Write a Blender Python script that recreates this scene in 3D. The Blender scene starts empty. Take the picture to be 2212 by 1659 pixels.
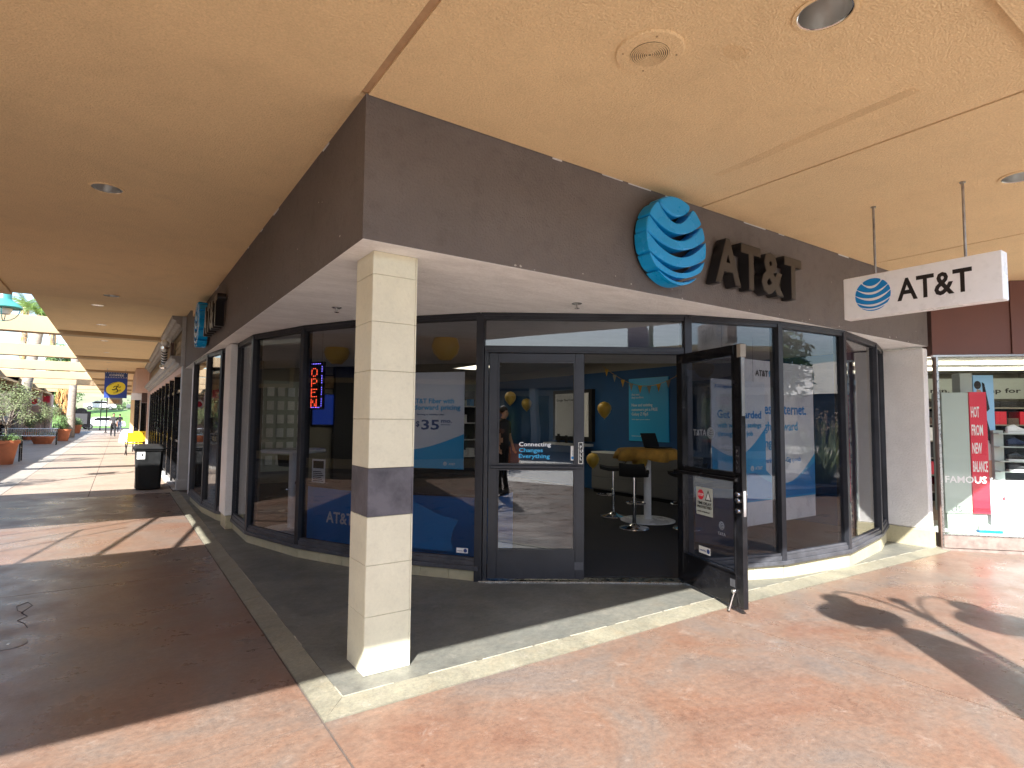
import bpy, bmesh, math, random
from mathutils import Vector, Matrix
random.seed(7)
R = math.radians
scn = bpy.context.scene
col = scn.collection

# ------------------------------------------------------------------ camera
cam_d = bpy.data.cameras.new('camera'); cam = bpy.data.objects.new('camera', cam_d); col.objects.link(cam)
cam_d.sensor_fit = 'HORIZONTAL'; cam_d.sensor_width = 36; cam_d.lens = 1240/2212*36
cam_d.clip_start = 0.05; cam_d.clip_end = 2000
# camera axes in world space (right, up, back)
CR = Vector((0.8253, -0.5646, 0.0090)); CU = Vector((-0.0430, -0.0470, 0.9980)); CU = (CU-CU.dot(CR)*CR).normalized(); CR.normalize()
CB = CR.cross(CU)
m = Matrix((CR, CU, CB)).transposed().to_4x4(); m.translation = Vector((0, 0, 1.5)); cam.matrix_world = m
scn.camera = cam
# ------------------------------------------------------------------ world and sun
SUN_EL = 40.8
SD = Vector((0.67, 0.745, 0)).normalized()          # direction light travels over the ground
w = bpy.data.worlds.new("World"); scn.world = w; w.use_nodes = True
nt = w.node_tree
sky = nt.nodes.new('ShaderNodeTexSky'); sky.sky_type = 'NISHITA'; sky.sun_disc = False
sky.sun_elevation = R(SUN_EL); sky.sun_rotation = math.atan2(-SD.x, -SD.y) % (2*math.pi)
bg = nt.nodes['Background']; bg.inputs[1].default_value = 0.082
nt.links.new(sky.outputs[0], bg.inputs[0])
sl = bpy.data.lights.new('sun', 'SUN'); sl.energy = 3.7; sl.angle = R(0.53); sl.color = (1, .97, .92)
so = bpy.data.objects.new('sun', sl); col.objects.link(so)
dv = Vector((SD.x*math.cos(R(SUN_EL)), SD.y*math.cos(R(SUN_EL)), -math.sin(R(SUN_EL))))
so.rotation_euler = dv.to_track_quat('-Z', 'Y').to_euler()
vs = scn.view_settings; vs.view_transform = 'Standard'; vs.look = 'None'; vs.gamma = 1; vs.exposure = 2.17
vs.use_curve_mapping = False
scn.cycles.max_bounces = 10; scn.cycles.diffuse_bounces = 7; scn.cycles.glossy_bounces = 5
scn.cycles.transparent_max_bounces = 24

# ------------------------------------------------------------------ materials
def mat(name, c, rough=.6, metal=0., ns=0, amt=.15, bump=0., bs=60, c2=None, emit=None, es=1., spec=.5, stretch=None, coat=0, dirt=0, grain=0, gs=110):
    m = bpy.data.materials.new(name); m.use_nodes = True
    n = m.node_tree.nodes; l = m.node_tree.links; p = n['Principled BSDF']
    p.inputs['Base Color'].default_value = (*c, 1); p.inputs['Roughness'].default_value = rough
    p.inputs['Metallic'].default_value = metal; p.inputs['Specular IOR Level'].default_value = spec
    if coat: p.inputs['Coat Weight'].default_value = coat
    if emit: p.inputs['Emission Color'].default_value = (*emit, 1); p.inputs['Emission Strength'].default_value = es
    if ns or bump:
        tc = n.new('ShaderNodeNewGeometry'); mp = n.new('ShaderNodeMapping')
        l.new(tc.outputs['Position'], mp.inputs[0])
        if stretch: mp.inputs['Scale'].default_value = stretch
    if ns:
        t = n.new('ShaderNodeTexNoise'); t.inputs['Scale'].default_value = ns; t.inputs['Detail'].default_value = 8; t.inputs['Roughness'].default_value = .62
        l.new(mp.outputs[0], t.inputs[0])
        r = n.new('ShaderNodeValToRGB'); l.new(t.outputs[0], r.inputs[0])
        r.color_ramp.elements[0].position = .36; r.color_ramp.elements[1].position = .64
        a = c2 if c2 else tuple(x*(1-amt) for x in c); b = tuple(min(1, x*(1+amt)) for x in c)
        r.color_ramp.elements[0].color = (*a, 1); r.color_ramp.elements[1].color = (*b, 1)
        out = r.outputs[0]
        if dirt:
            t3 = n.new('ShaderNodeTexNoise'); t3.inputs['Scale'].default_value = ns*7; t3.inputs['Detail'].default_value = 6
            l.new(mp.outputs[0], t3.inputs[0])
            r3 = n.new('ShaderNodeValToRGB'); l.new(t3.outputs[0], r3.inputs[0])
            r3.color_ramp.elements[0].position = .3; r3.color_ramp.elements[1].position = .48
            r3.color_ramp.elements[0].color = (1-dirt, 1-dirt, 1-dirt*1.05, 1); r3.color_ramp.elements[1].color = (1, 1, 1, 1)
            mx = n.new('ShaderNodeMix'); mx.data_type = 'RGBA'; mx.blend_type = 'MULTIPLY'; mx.inputs[0].default_value = 1
            l.new(out, mx.inputs[6]); l.new(r3.outputs[0], mx.inputs[7]); out = mx.outputs[2]
        if grain:
            t4 = n.new('ShaderNodeTexNoise'); t4.inputs['Scale'].default_value = gs; t4.inputs['Detail'].default_value = 4; t4.inputs['Roughness'].default_value = .8
            l.new(mp.outputs[0], t4.inputs[0]); r4 = n.new('ShaderNodeValToRGB'); l.new(t4.outputs[0], r4.inputs[0])
            r4.color_ramp.elements[0].position = .33; r4.color_ramp.elements[1].position = .67
            r4.color_ramp.elements[0].color = (1-grain, 1-grain, 1-grain*1.1, 1); r4.color_ramp.elements[1].color = (1, 1, 1, 1)
            m4 = n.new('ShaderNodeMix'); m4.data_type = 'RGBA'; m4.blend_type = 'MULTIPLY'; m4.inputs[0].default_value = 1
            l.new(out, m4.inputs[6]); l.new(r4.outputs[0], m4.inputs[7]); out = m4.outputs[2]
        l.new(out, p.inputs['Base Color'])
        rr = n.new('ShaderNodeMapRange'); l.new(t.outputs[0], rr.inputs[0])
        rr.inputs['From Min'].default_value = .3; rr.inputs['From Max'].default_value = .7
        rr.inputs['To Min'].default_value = max(0, rough-.08); rr.inputs['To Max'].default_value = min(1, rough+.08)
        l.new(rr.outputs[0], p.inputs['Roughness'])
    if bump:
        t2 = n.new('ShaderNodeTexNoise'); t2.inputs['Scale'].default_value = bs; t2.inputs['Detail'].default_value = 5
        l.new(mp.outputs[0], t2.inputs[0])
        b2 = n.new('ShaderNodeBump'); b2.inputs['Strength'].default_value = bump; b2.inputs['Distance'].default_value = .01
        l.new(t2.outputs[0], b2.inputs['Height']); l.new(b2.outputs[0], p.inputs['Normal'])
    return m

def glass_mat(name, tint, f0=.06, rough=0.0):
    m = bpy.data.materials.new(name); m.use_nodes = True
    n = m.node_tree.nodes; l = m.node_tree.links
    for x in list(n):
        if x.type == 'BSDF_PRINCIPLED': n.remove(x)
    out = [x for x in n if x.type == 'OUTPUT_MATERIAL'][0]
    g = n.new('ShaderNodeNewGeometry'); d = n.new('ShaderNodeVectorMath'); d.operation = 'DOT_PRODUCT'
    l.new(g.outputs['Normal'], d.inputs[0]); l.new(g.outputs['Incoming'], d.inputs[1])
    def mth(op, a, b=None):
        q = n.new('ShaderNodeMath'); q.operation = op
        for i, v in enumerate((a, b)):
            if v is None: continue
            if isinstance(v, (int, float)): q.inputs[i].default_value = v
            else: l.new(v, q.inputs[i])
        return q.outputs[0]
    a = mth('ABSOLUTE', d.outputs['Value']); a = mth('SUBTRACT', 1, a); a = mth('POWER', a, 5)
    a = mth('MULTIPLY', a, 1-f0); a = mth('ADD', a, f0)
    tr = n.new('ShaderNodeBsdfTransparent'); tr.inputs[0].default_value = (*tint, 1)
    gl = n.new('ShaderNodeBsdfGlossy'); gl.inputs['Roughness'].default_value = rough
    # faint waviness of real plate glass
    t2 = n.new('ShaderNodeTexNoise'); t2.inputs['Scale'].default_value = 1.6; t2.inputs['Detail'].default_value = 1
    l.new(g.outputs['Position'], t2.inputs[0])
    b2 = n.new('ShaderNodeBump'); b2.inputs['Strength'].default_value = .06; b2.inputs['Distance'].default_value = .02
    l.new(t2.outputs[0], b2.inputs['Height']); l.new(b2.outputs[0], gl.inputs['Normal'])
    mx = n.new('ShaderNodeMixShader'); l.new(a, mx.inputs[0]); l.new(tr.outputs[0], mx.inputs[1]); l.new(gl.outputs[0], mx.inputs[2])
    l.new(mx.outputs[0], out.inputs[0])
    return m

def ground_mat(name, cols, rough=.36, scale=1.0, scuff=.32):
    """stained and sealed concrete: big clouds, mid blotches, fine mottling, pale scuffs"""
    m = bpy.data.materials.new(name); m.use_nodes = True
    n = m.node_tree.nodes; l = m.node_tree.links; p = n['Principled BSDF']
    g = n.new('ShaderNodeNewGeometry'); mp = n.new('ShaderNodeMapping'); l.new(g.outputs['Position'], mp.inputs[0])
    mp.inputs['Scale'].default_value = (1.0, 1.15, 1)
    def noise(s, d=6, r=.6, dist=0):
        t = n.new('ShaderNodeTexNoise'); t.inputs['Scale'].default_value = s*scale; t.inputs['Detail'].default_value = d
        t.inputs['Roughness'].default_value = r; t.inputs['Distortion'].default_value = dist; l.new(mp.outputs[0], t.inputs[0]); return t.outputs[0]
    def ramp(src, stops):
        r = n.new('ShaderNodeValToRGB'); l.new(src, r.inputs[0]); e = r.color_ramp.elements
        while len(e) < len(stops): e.new(.5)
        for i, (pos, c) in enumerate(stops): e[i].position = pos; e[i].color = (*c, 1)
        return r.outputs[0]
    def mix(f, a, b, mode='MIX'):
        x = n.new('ShaderNodeMix'); x.data_type = 'RGBA'; x.blend_type = mode
        if isinstance(f, float): x.inputs[0].default_value = f
        else: l.new(f, x.inputs[0])
        l.new(a, x.inputs[6]); l.new(b, x.inputs[7]); return x.outputs[2]
    k = len(cols)
    base = ramp(noise(1.1, 9, .68, .6), [(.3+.4*i/(k-1), c) for i, c in enumerate(cols)])
    blot = ramp(noise(2.7, 8, .7, .4), [(.30, (.80, .77, .77)), (.5, (1, 1, 1)), (.70, (1.0, .92, .86))])
    c = mix(.9, base, blot, 'MULTIPLY')
    fine = ramp(noise(26, 9, .85), [(.32, (.58, .58, .61)), (.5, (1, 1, 1)), (.68, (1.38, 1.34, 1.30))])
    c = mix(.85, c, fine, 'MULTIPLY')
    sc = ramp(noise(5.5, 12, .86, .5), [(.55, (0, 0, 0)), (.70, (1, 1, 1))])
    pale = n.new('ShaderNodeRGB'); pale.outputs[0].default_value = (.50, .44, .39, 1)
    s2 = n.new('ShaderNodeMath'); s2.operation = 'MULTIPLY'; l.new(sc, s2.inputs[0]); s2.inputs[1].default_value = scuff
    c = mix(s2.outputs[0], c, pale.outputs[0])
    # small dark spots (gum, oil)
    v = n.new('ShaderNodeTexVoronoi'); v.inputs['Scale'].default_value = 2.3; l.new(mp.outputs[0], v.inputs[0])
    sp = ramp(v.outputs['Distance'], [(.022, (.45, .42, .42)), (.034, (1, 1, 1))])
    c = mix(.8, c, sp, 'MULTIPLY')
    # hairline cracks
    v2 = n.new('ShaderNodeTexVoronoi'); v2.feature = 'DISTANCE_TO_EDGE'; v2.inputs['Scale'].default_value = .8
    nz = n.new('ShaderNodeTexNoise'); nz.inputs['Scale'].default_value = 4; nz.inputs['Detail'].default_value = 8; l.new(mp.outputs[0], nz.inputs[0])
    va = n.new('ShaderNodeVectorMath'); va.operation = 'MULTIPLY_ADD'; l.new(nz.outputs['Color'], va.inputs[0]); va.inputs[1].default_value = (.7, .7, .7); l.new(mp.outputs[0], va.inputs[2])
    l.new(va.outputs[0], v2.inputs[0])
    ck = ramp(v2.outputs['Distance'], [(.0, (.62, .58, .56)), (.0045, (1, 1, 1))])
    cm = ramp(noise(.7, 3), [(.5, (0, 0, 0)), (.62, (.8, .8, .8))])
    cs = n.new('ShaderNodeMath'); cs.operation = 'MULTIPLY'; cs.inputs[1].default_value = 1; l.new(cm, cs.inputs[0])
    c = mix(cs.outputs[0], c, mix(1.0, c, ck, 'MULTIPLY'))
    l.new(c, p.inputs['Base Color'])
    rr = n.new('ShaderNodeMapRange'); l.new(noise(2.0, 8, .7), rr.inputs[0]); rr.inputs['From Min'].default_value = .3; rr.inputs['From Max'].default_value = .7
    rr.inputs['To Min'].default_value = rough-.1; rr.inputs['To Max'].default_value = rough+.16; l.new(rr.outputs[0], p.inputs['Roughness'])
    b = n.new('ShaderNodeBump'); b.inputs['Strength'].default_value = .25; b.inputs['Distance'].default_value = .004
    l.new(noise(60, 6, .7), b.inputs['Height']); l.new(b.outputs[0], p.inputs['Normal'])
    return m

M = {}
M['terra'] = ground_mat('terracotta_concrete', [(.150, .125, .112), (.172, .130, .106), (.186, .124, .093), (.184, .109, .077), (.152, .080, .055)], .30)
M['tan'] = ground_mat('tan_concrete', [(.27, .215, .175), (.34, .27, .215), (.38, .305, .245)], .45, scuff=.3)
M['grey'] = ground_mat('grey_concrete', [(.25, .24, .22), (.32, .30, .27), (.36, .33, .29)], .5, scuff=.3)
M['pale'] = ground_mat('pale_concrete', [(.54, .53, .50), (.62, .60, .56), (.66, .64, .59)], .5, scuff=.3)
M['border'] = ground_mat('border_concrete', [(.14, .135, .105), (.205, .195, .148), (.25, .235, .175)], .5, 1.8, scuff=.5)
M['edge'] = mat('worn_concrete_edge', (.33, .31, .25), .8, ns=12, amt=.2)
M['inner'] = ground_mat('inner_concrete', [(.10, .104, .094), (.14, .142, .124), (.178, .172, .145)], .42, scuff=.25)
M['joint'] = mat('joint_dark', (.09, .07, .06), .9, ns=5)
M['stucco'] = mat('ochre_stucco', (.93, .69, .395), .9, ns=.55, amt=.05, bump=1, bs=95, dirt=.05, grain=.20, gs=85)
M['stucco_sunlit'] = mat('ochre_stucco_sunlit', (.46, .34, .21), .9, ns=.8, amt=.08, bump=.6, bs=95, grain=.12)  # same ochre, darkened so beams in full sun do not blow out
M['stucco_dark'] = mat('ochre_stucco_worn', (.42, .27, .15), .9, ns=3, amt=.25, bump=.5, bs=90)
M['stain'] = mat('ochre_stain', (.84, .60, .33), .9, ns=2.5, amt=.08, bump=1, bs=95, grain=.20, gs=85)
M['taupe'] = mat('taupe_stucco', (.165, .143, .133), .82, ns=1.6, amt=.10, bump=.9, bs=60, dirt=.12, grain=.12, gs=70)
M['soffit'] = mat('white_soffit', (.93, .93, .925), .9, ns=3, amt=.07, bump=1, bs=30, stretch=(1, 2.6, 1), grain=.12, gs=26)
M['pillar'] = mat('light_stucco', (.78, .765, .745), .9, ns=2.0, amt=.06, bump=.9, bs=40, grain=.1, gs=50)
M['pinkst'] = mat('pink_stucco', (.62, .44, .36), .9, ns=2, amt=.06, bump=.5, bs=50)
M['tile'] = mat('cream_tile', (.80, .765, .585), .42, ns=5, amt=.04, bump=.12, bs=70, dirt=.05, grain=.06, gs=60)
M['grout'] = mat('grout', (.56, .51, .38), .9)
M['slate'] = mat('slate_tile', (.105, .10, .115), .4, ns=6, amt=.35, bump=.3, bs=20, c2=(.06, .058, .07))
M['base'] = mat('cream_base', (.47, .425, .28), .55, ns=3, amt=.08, bump=.2, bs=50, dirt=.1)
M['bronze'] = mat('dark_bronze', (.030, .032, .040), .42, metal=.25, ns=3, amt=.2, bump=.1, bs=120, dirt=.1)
M['sill'] = mat('worn_sill', (.075, .077, .088), .5, metal=.15, ns=6, amt=.3, bump=.2, bs=60, dirt=.2)
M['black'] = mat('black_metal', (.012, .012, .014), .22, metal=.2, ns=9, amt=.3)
M['rubber'] = mat('black_rubber', (.012, .012, .012), .7)
M['glass'] = glass_mat('window_glass', (.76, .77, .79), .068)
M['glass_clear'] = glass_mat('shop_glass', (.95, .97, .96), .02)
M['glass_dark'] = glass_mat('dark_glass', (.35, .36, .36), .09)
M['chrome'] = mat('chrome', (.75, .75, .76), .13, metal=1)
M['steel'] = mat('brushed_steel', (.52, .52, .50), .28, metal=1, ns=20, amt=.1)
M['reflector'] = mat('lamp_reflector', (.72, .72, .70), .34, metal=1)
M['chip'] = mat('bare_plaster', (.50, .47, .43), .9)
M['jeweldark'] = mat('far_fascia', (.26, .20, .16), .85)
M['zinc'] = mat('zinc_rod', (.36, .34, .32), .45, metal=.7, ns=9, amt=.3)
M['blue'] = mat('sign_blue', (.003, .33, .74), .28, spec=.6, ns=2, amt=.06)
M['blue2'] = mat('print_blue', (.01, .26, .66), .35)
M['lblue'] = mat('print_light_blue', (.03, .42, .78), .35)
M['navy'] = mat('print_navy', (.02, .06, .22), .4)
M['wallblue'] = mat('blue_paint', (.010, .075, .21), .6, ns=2, amt=.08)
M['kiosk'] = mat('kiosk_blue', (.01, .23, .66), .35)
M['white'] = mat('white_print', (.78, .78, .76), .4)
M['signwhite'] = mat('sign_acrylic', (.92, .92, .92), .3, ns=3, amt=.03, dirt=.05)
M['poster'] = mat('poster_paper', (.80, .85, .90), .4)
M['letblk'] = mat('letter_black', (.012, .011, .012), .35, ns=5, amt=.2)
M['letbrown'] = mat('letter_face', (.036, .028, .024), .35, ns=4, amt=.12)
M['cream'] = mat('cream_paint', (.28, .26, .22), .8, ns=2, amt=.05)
M['carpet'] = mat('dark_carpet', (.035, .033, .032), .95, ns=30, amt=.25, bump=.5, bs=300)
M['mat'] = mat('rubber_mat', (.022, .024, .03), .9, ns=80, amt=.4, bump=.5, bs=400)
M['yellow'] = mat('balloon_yellow', (.62, .40, .06), .3)
M['ycloth'] = mat('gold_cloth', (.55, .30, .05), .75, ns=8, amt=.2)
M['yplast'] = mat('yellow_plastic', (.85, .55, .02), .35)
M['lampwhite'] = mat('troffer_panel', (.9, .9, .85), .5, emit=(1, .9, .68), es=1.1)
M['cabinet'] = mat('cabinet_grey', (.17, .17, .17), .5)
M['ledred'] = mat('led_red', (.8, .1, .05), .4, emit=(1, .09, .03), es=1.3)
M['ledblue'] = mat('led_blue', (.1, .1, .8), .4, emit=(.22, .16, 1), es=2)
M['screen'] = mat('blue_screen', (.01, .02, .09), .2, emit=(.02, .06, .4), es=.10)
M['terracotta'] = mat('terracotta_pot', (.60, .20, .09), .65, ns=3, amt=.12, bump=.2, bs=50)
M['soil'] = mat('soil', (.05, .035, .025), .95)
M['bark'] = mat('bark', (.20, .17, .14), .9, ns=8, amt=.3, bump=.8, bs=25)
M['palmbark'] = mat('palm_bark', (.30, .26, .22), .95, ns=5, amt=.3, bump=1, bs=18, stretch=(1, 1, 5))
M['deadfrond'] = mat('dead_frond', (.50, .27, .10), .9, ns=12, amt=.35)
M['olive'] = mat('olive_leaf', (.16, .20, .09), .6, ns=9, amt=.4)
M['shrub'] = mat('shrub_leaf', (.085, .16, .045), .6, ns=9, amt=.4)
M['frond'] = mat('palm_frond', (.13, .22, .045), .5, ns=6, amt=.4)
M['pampas'] = mat('pampas_plume', (.62, .52, .44), .9, ns=6, amt=.15)
M['grassg'] = mat('lawn', (.12, .23, .055), .9, ns=2, amt=.3, bump=.5, bs=60)
M['asphalt'] = mat('asphalt', (.055, .055, .057), .9, ns=6, amt=.2)
M['teal'] = mat('teal_enamel', (.06, .27, .25), .4, ns=4, amt=.15)
M['red'] = mat('print_red', (.72, .03, .06), .4)
M['fambrown'] = mat('maroon_fascia', (.135, .055, .042), .6, ns=2, amt=.08)
M['rosestone'] = mat('rose_stone', (.21, .165, .145), .5, ns=14, amt=.2, dirt=.2)
M['panelgrey'] = mat('display_grey', (.46, .50, .46), .6)
M['skyprint'] = mat('sky_print', (.30, .55, .80), .4)
M['shingle'] = mat('tan_shingle', (.36, .28, .18), .85, ns=4, amt=.2, bump=.5, bs=40)
M['greywood'] = mat('grey_trim', (.30, .285, .27), .7, ns=4, amt=.15)
M['lightwood'] = mat('pale_trim', (.50, .50, .49), .7, ns=4, amt=.08)
M['browntile'] = mat('brown_panel', (.12, .075, .06), .6, ns=5, amt=.2)
M['bannerblue'] = mat('banner_blue', (.02, .055, .28), .6)
M['banneryel'] = mat('banner_yellow', (.85, .68, .04), .6)
M['skin'] = mat('skin', (.50, .28, .19), .55)
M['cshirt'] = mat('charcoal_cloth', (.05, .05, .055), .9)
M['cblack'] = mat('black_cloth', (.012, .012, .015), .9)
M['cwhite'] = mat('white_cloth', (.55, .54, .55), .9)
M['cdenim'] = mat('denim', (.035, .05, .10), .9)
M['hair'] = mat('dark_hair', (.02, .013, .01), .6)
M['carwhite'] = mat('car_white', (.75, .76, .78), .25, coat=.6)
M['cardark'] = mat('car_grey', (.10, .11, .12), .25, coat=.6)
M['wood'] = mat('sign_wood', (.30, .19, .10), .7, ns=10, amt=.3)
M['jewel'] = mat('far_building_wall', (.70, .67, .62), .85, ns=1.5, amt=.08)

# ------------------------------------------------------------------ mesh helpers
ZV = Vector((0, 0, 1))
class MB:
    def __init__(s): s.v = []; s.f = []; s.mi = []; s.cur = 0
    def add(s, vs, fs):
        o = len(s.v); s.v += [tuple(v) for v in vs]
        for f in fs: s.f.append(tuple(o+i for i in f)); s.mi.append(s.cur)
        return s
    def hexa(s, p):     # 8 points: bottom 4 ccw, top 4 ccw
        return s.add(p, [(0, 3, 2, 1), (4, 5, 6, 7), (0, 1, 5, 4), (1, 2, 6, 5), (2, 3, 7, 6), (3, 0, 4, 7)])
    def box(s, x0, y0, z0, x1, y1, z1):
        return s.hexa([(x0, y0, z0), (x1, y0, z0), (x1, y1, z0), (x0, y1, z0), (x0, y0, z1), (x1, y0, z1), (x1, y1, z1), (x0, y1, z1)])
    def fbox(s, F, s0, s1, n0, n1, z0, z1):     # box in a facade frame
        P, u, n = F
        q = [P+u*a+n*b for a, b in ((s0, n0), (s0, n1), (s1, n1), (s1, n0))]
        return s.hexa([(a.x, a.y, z0) for a in q]+[(a.x, a.y, z1) for a in q])
    def prism(s, pts, z0, z1, f=None):
        n = len(pts); g = f if f else (lambda x, y: 0)
        vs = [(x, y, z0+g(x, y)) for x, y in pts]+[(x, y, z1+g(x, y)) for x, y in pts]
        return s.add(vs, [tuple(range(n-1, -1, -1)), tuple(range(n, 2*n))]+[(i, (i+1) % n, n+(i+1) % n, n+i) for i in range(n)])
    def slabpoly(s, pts, O, u, n, t0, t1):       # 2d polygon (a, z) in a vertical plane, extruded along n
        k = len(pts); O = Vector(O)
        vs = [O+u*a+ZV*b+n*t0 for a, b in pts]+[O+u*a+ZV*b+n*t1 for a, b in pts]
        return s.add(vs, [tuple(range(k)), tuple(range(2*k-1, k-1, -1))]+[(i, k+i, k+(i+1) % k, (i+1) % k) for i in range(k)])
    def tube(s, pts, r, n=10, caps=True):
        pts = [Vector(p) for p in pts]; k = len(pts); rs = r if isinstance(r, (list, tuple)) else [r]*k
        vs = []; ref = None
        for i, p in enumerate(pts):
            t = (pts[min(i+1, k-1)]-pts[max(i-1, 0)]).normalized()
            if ref is None: ref = t.orthogonal().normalized()
            a = (ref-t*ref.dot(t)).normalized(); ref = a; b = t.cross(a)
            vs += [p+(a*math.cos(2*math.pi*j/n)+b*math.sin(2*math.pi*j/n))*rs[i] for j in range(n)]
        fs = [(i*n+j, i*n+(j+1) % n, (i+1)*n+(j+1) % n, (i+1)*n+j) for i in range(k-1) for j in range(n)]
        if caps: fs += [tuple(range(n-1, -1, -1)), tuple(range((k-1)*n, k*n))]
        return s.add(vs, fs)
    def lathe(s, prof, c, n=24, axis=None):      # prof: (r, h) along axis
        c = Vector(c); ax = Vector(axis).normalized() if axis else ZV; a = ax.orthogonal().normalized(); b = ax.cross(a)
        vs = []; k = len(prof)
        for r, h in prof: vs += [c+ax*h+(a*math.cos(2*math.pi*j/n)+b*math.sin(2*math.pi*j/n))*max(r, 1e-4) for j in range(n)]
        fs = [(i*n+j, i*n+(j+1) % n, (i+1)*n+(j+1) % n, (i+1)*n+j) for i in range(k-1) for j in range(n)]
        fs += [tuple(range(n-1, -1, -1)), tuple(range((k-1)*n, k*n))]
        return s.add(vs, fs)
    def ball(s, c, rx, ry=None, rz=None, n=12, k=8):
        ry = ry or rx; rz = rz or rx; c = Vector(c); vs = []
        for i in range(k+1):
            th = math.pi*i/k; rr = max(math.sin(th), 1e-3)
            vs += [c+Vector((rx*rr*math.cos(2*math.pi*j/n), ry*rr*math.sin(2*math.pi*j/n), -rz*math.cos(th))) for j in range(n)]
        return s.add(vs, [(i*n+j, i*n+(j+1) % n, (i+1)*n+(j+1) % n, (i+1)*n+j) for i in range(k) for j in range(n)])

def worldloc(o):
    v = Vector((0, 0, 0))
    while o is not None: v += o.location; o = o.parent
    return v
def link(name, me, mt, parent=None):
    o = bpy.data.objects.new(name, me); col.objects.link(o)
    if mt is not None:
        for x in (mt if isinstance(mt, (list, tuple)) else [mt]): me.materials.append(M[x])
    if parent is not None: o.parent = parent
    return o
def obj(name, mb, mt, parent=None, smooth=False, bevel=0, origin=None, kind=None, label=None):
    me = bpy.data.meshes.new(name)
    off = worldloc(parent) if parent is not None else Vector(origin or (0, 0, 0))
    me.from_pydata([tuple(Vector(v)-off) for v in mb.v], [], mb.f); me.update()
    o = link(name, me, mt, parent)
    if parent is None: o.location = off
    if isinstance(mt, (list, tuple)):
        for i, p in enumerate(me.polygons): p.material_index = mb.mi[i]
    bm = bmesh.new(); bm.from_mesh(me); bmesh.ops.recalc_face_normals(bm, faces=bm.faces)
    if bevel: bmesh.ops.bevel(bm, geom=[e for e in bm.edges if e.calc_face_angle(0) > .5], offset=bevel, segments=1, affect='EDGES', clamp_overlap=True)
    if smooth:
        for f in bm.faces: f.smooth = True
        for e in bm.edges:
            if e.calc_face_angle(0) > .7: e.smooth = False
    bm.to_mesh(me); bm.free()
    if kind: o['kind'] = kind
    if label: o['label'] = label
    return o
def tag(o, label, cat, group=None):
    o['label'] = label; o['category'] = cat
    if group: o['group'] = group
    return o
def thing(name, loc, label, cat, group=None):
    o = bpy.data.objects.new(name, None); col.objects.link(o); o.location = loc; o.empty_display_size = .1
    return tag(o, label, cat, group)
def dup(root, loc, label=None, rot=None, group=None):
    def cp(o, par):
        c = o.copy(); col.objects.link(c)
        if par is not None: c.parent = par
        for ch in list(o.children): cp(ch, c)
        return c
    r = cp(root, None); r.location = loc
    if rot is not None: r.rotation_euler = (0, 0, rot)
    if label: r['label'] = label
    if group: r['group'] = group
    return r
def frame(P, Q):
    P = Vector((P[0], P[1], 0)); Q = Vector((Q[0], Q[1], 0)); u = (Q-P).normalized()
    return (P, u, u.cross(ZV)), (Q-P).length
def text(name, s, O, u, h, mt, parent=None, depth=.002, bold=0, width=None, up=ZV, mirror=False, align='LEFT', spacing=1.0, sx=1.0):
    """lettering: O = lower left point of the line, u = reading direction, h = cap height"""
    cu = bpy.data.curves.new(name, 'FONT'); cu.body = s; cu.size = 1; cu.offset = bold; cu.resolution_u = 2
    cu.extrude = .5; cu.space_character = spacing
    o = bpy.data.objects.new(name, cu); col.objects.link(o)
    dg = bpy.context.evaluated_depsgraph_get(); me = bpy.data.meshes.new_from_object(o.evaluated_get(dg))
    bpy.data.objects.remove(o); bpy.data.curves.remove(cu)
    xs = [v.co.x for v in me.vertices]; x0, x1 = min(xs), max(xs)
    k = h/.72; kx = k*sx
    if width: kx = width/(x1-x0)
    n = u.cross(up).normalized(); O = Vector(O); off = worldloc(parent) if parent is not None else Vector((0, 0, 0))
    w_ = (x1-x0)*kx; a0 = {'LEFT': 0, 'CENTER': -w_/2, 'RIGHT': -w_}[align]
    for v in me.vertices:
        a = (v.co.x-x0)*kx; a = (w_-a if mirror else a)+a0
        v.co = O+u*a+up*(v.co.y*k)+n*((v.co.z+.5)*depth)-off
    me.name = name
    if mirror: me.flip_normals()
    return link(name, me, mt, parent)
def lines(parent, O, u, rows, mt='white', bold=.01, mirror=False, depth=.002):
    """rows: (text, dz, height, material, width)"""
    for r in rows:
        t, dz, h = r[:3]; mm = r[3] if len(r) > 3 and r[3] else mt; wd = r[4] if len(r) > 4 else None; da = r[5] if len(r) > 5 else 0
        text('lettering', t, Vector(O)+ZV*dz+u*da, u, h, mm, parent, depth, bold, wd, mirror=mirror)
def arc_pts(cx, cz, r, a0, a1, k): return [(cx+r*math.cos(a0+(a1-a0)*i/k), cz+r*math.sin(a0+(a1-a0)*i/k)) for i in range(k+1)]
def globe_bands():
    """six stripes of a ball seen from slightly above, in a unit disc, parted by five crescent gaps"""
    G = [(.82, .28, .40), (.48, .33, .44), (.12, .33, .46), (-.32, .28, .375), (-.65, .20, .255)]; K = 30; out = []
    def edge(c, s_, x):
        xc = math.sqrt(1-c*c); e = max(0, 1-(x/xc)**2); return c-s_*e
    for i in range(6):
        up, lo = [], []
        for j in range(K+1):
            x = math.sin((-1+2*j/K)*math.pi/2); lim = math.sqrt(max(0, 1-x*x))
            t = lim if i == 0 else min(lim, edge(G[i-1][0], G[i-1][2], x)-.018-.03*(1+x)*.5)
            b_ = -lim if i == 5 else max(-lim, edge(G[i][0], G[i][1], x)+.006)
            if t-b_ > .012: up.append((x, t)); lo.append((x, b_))
        if len(up) > 2: out.append(lo+up[::-1])
    return out
BANDS = globe_bands()
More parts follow.
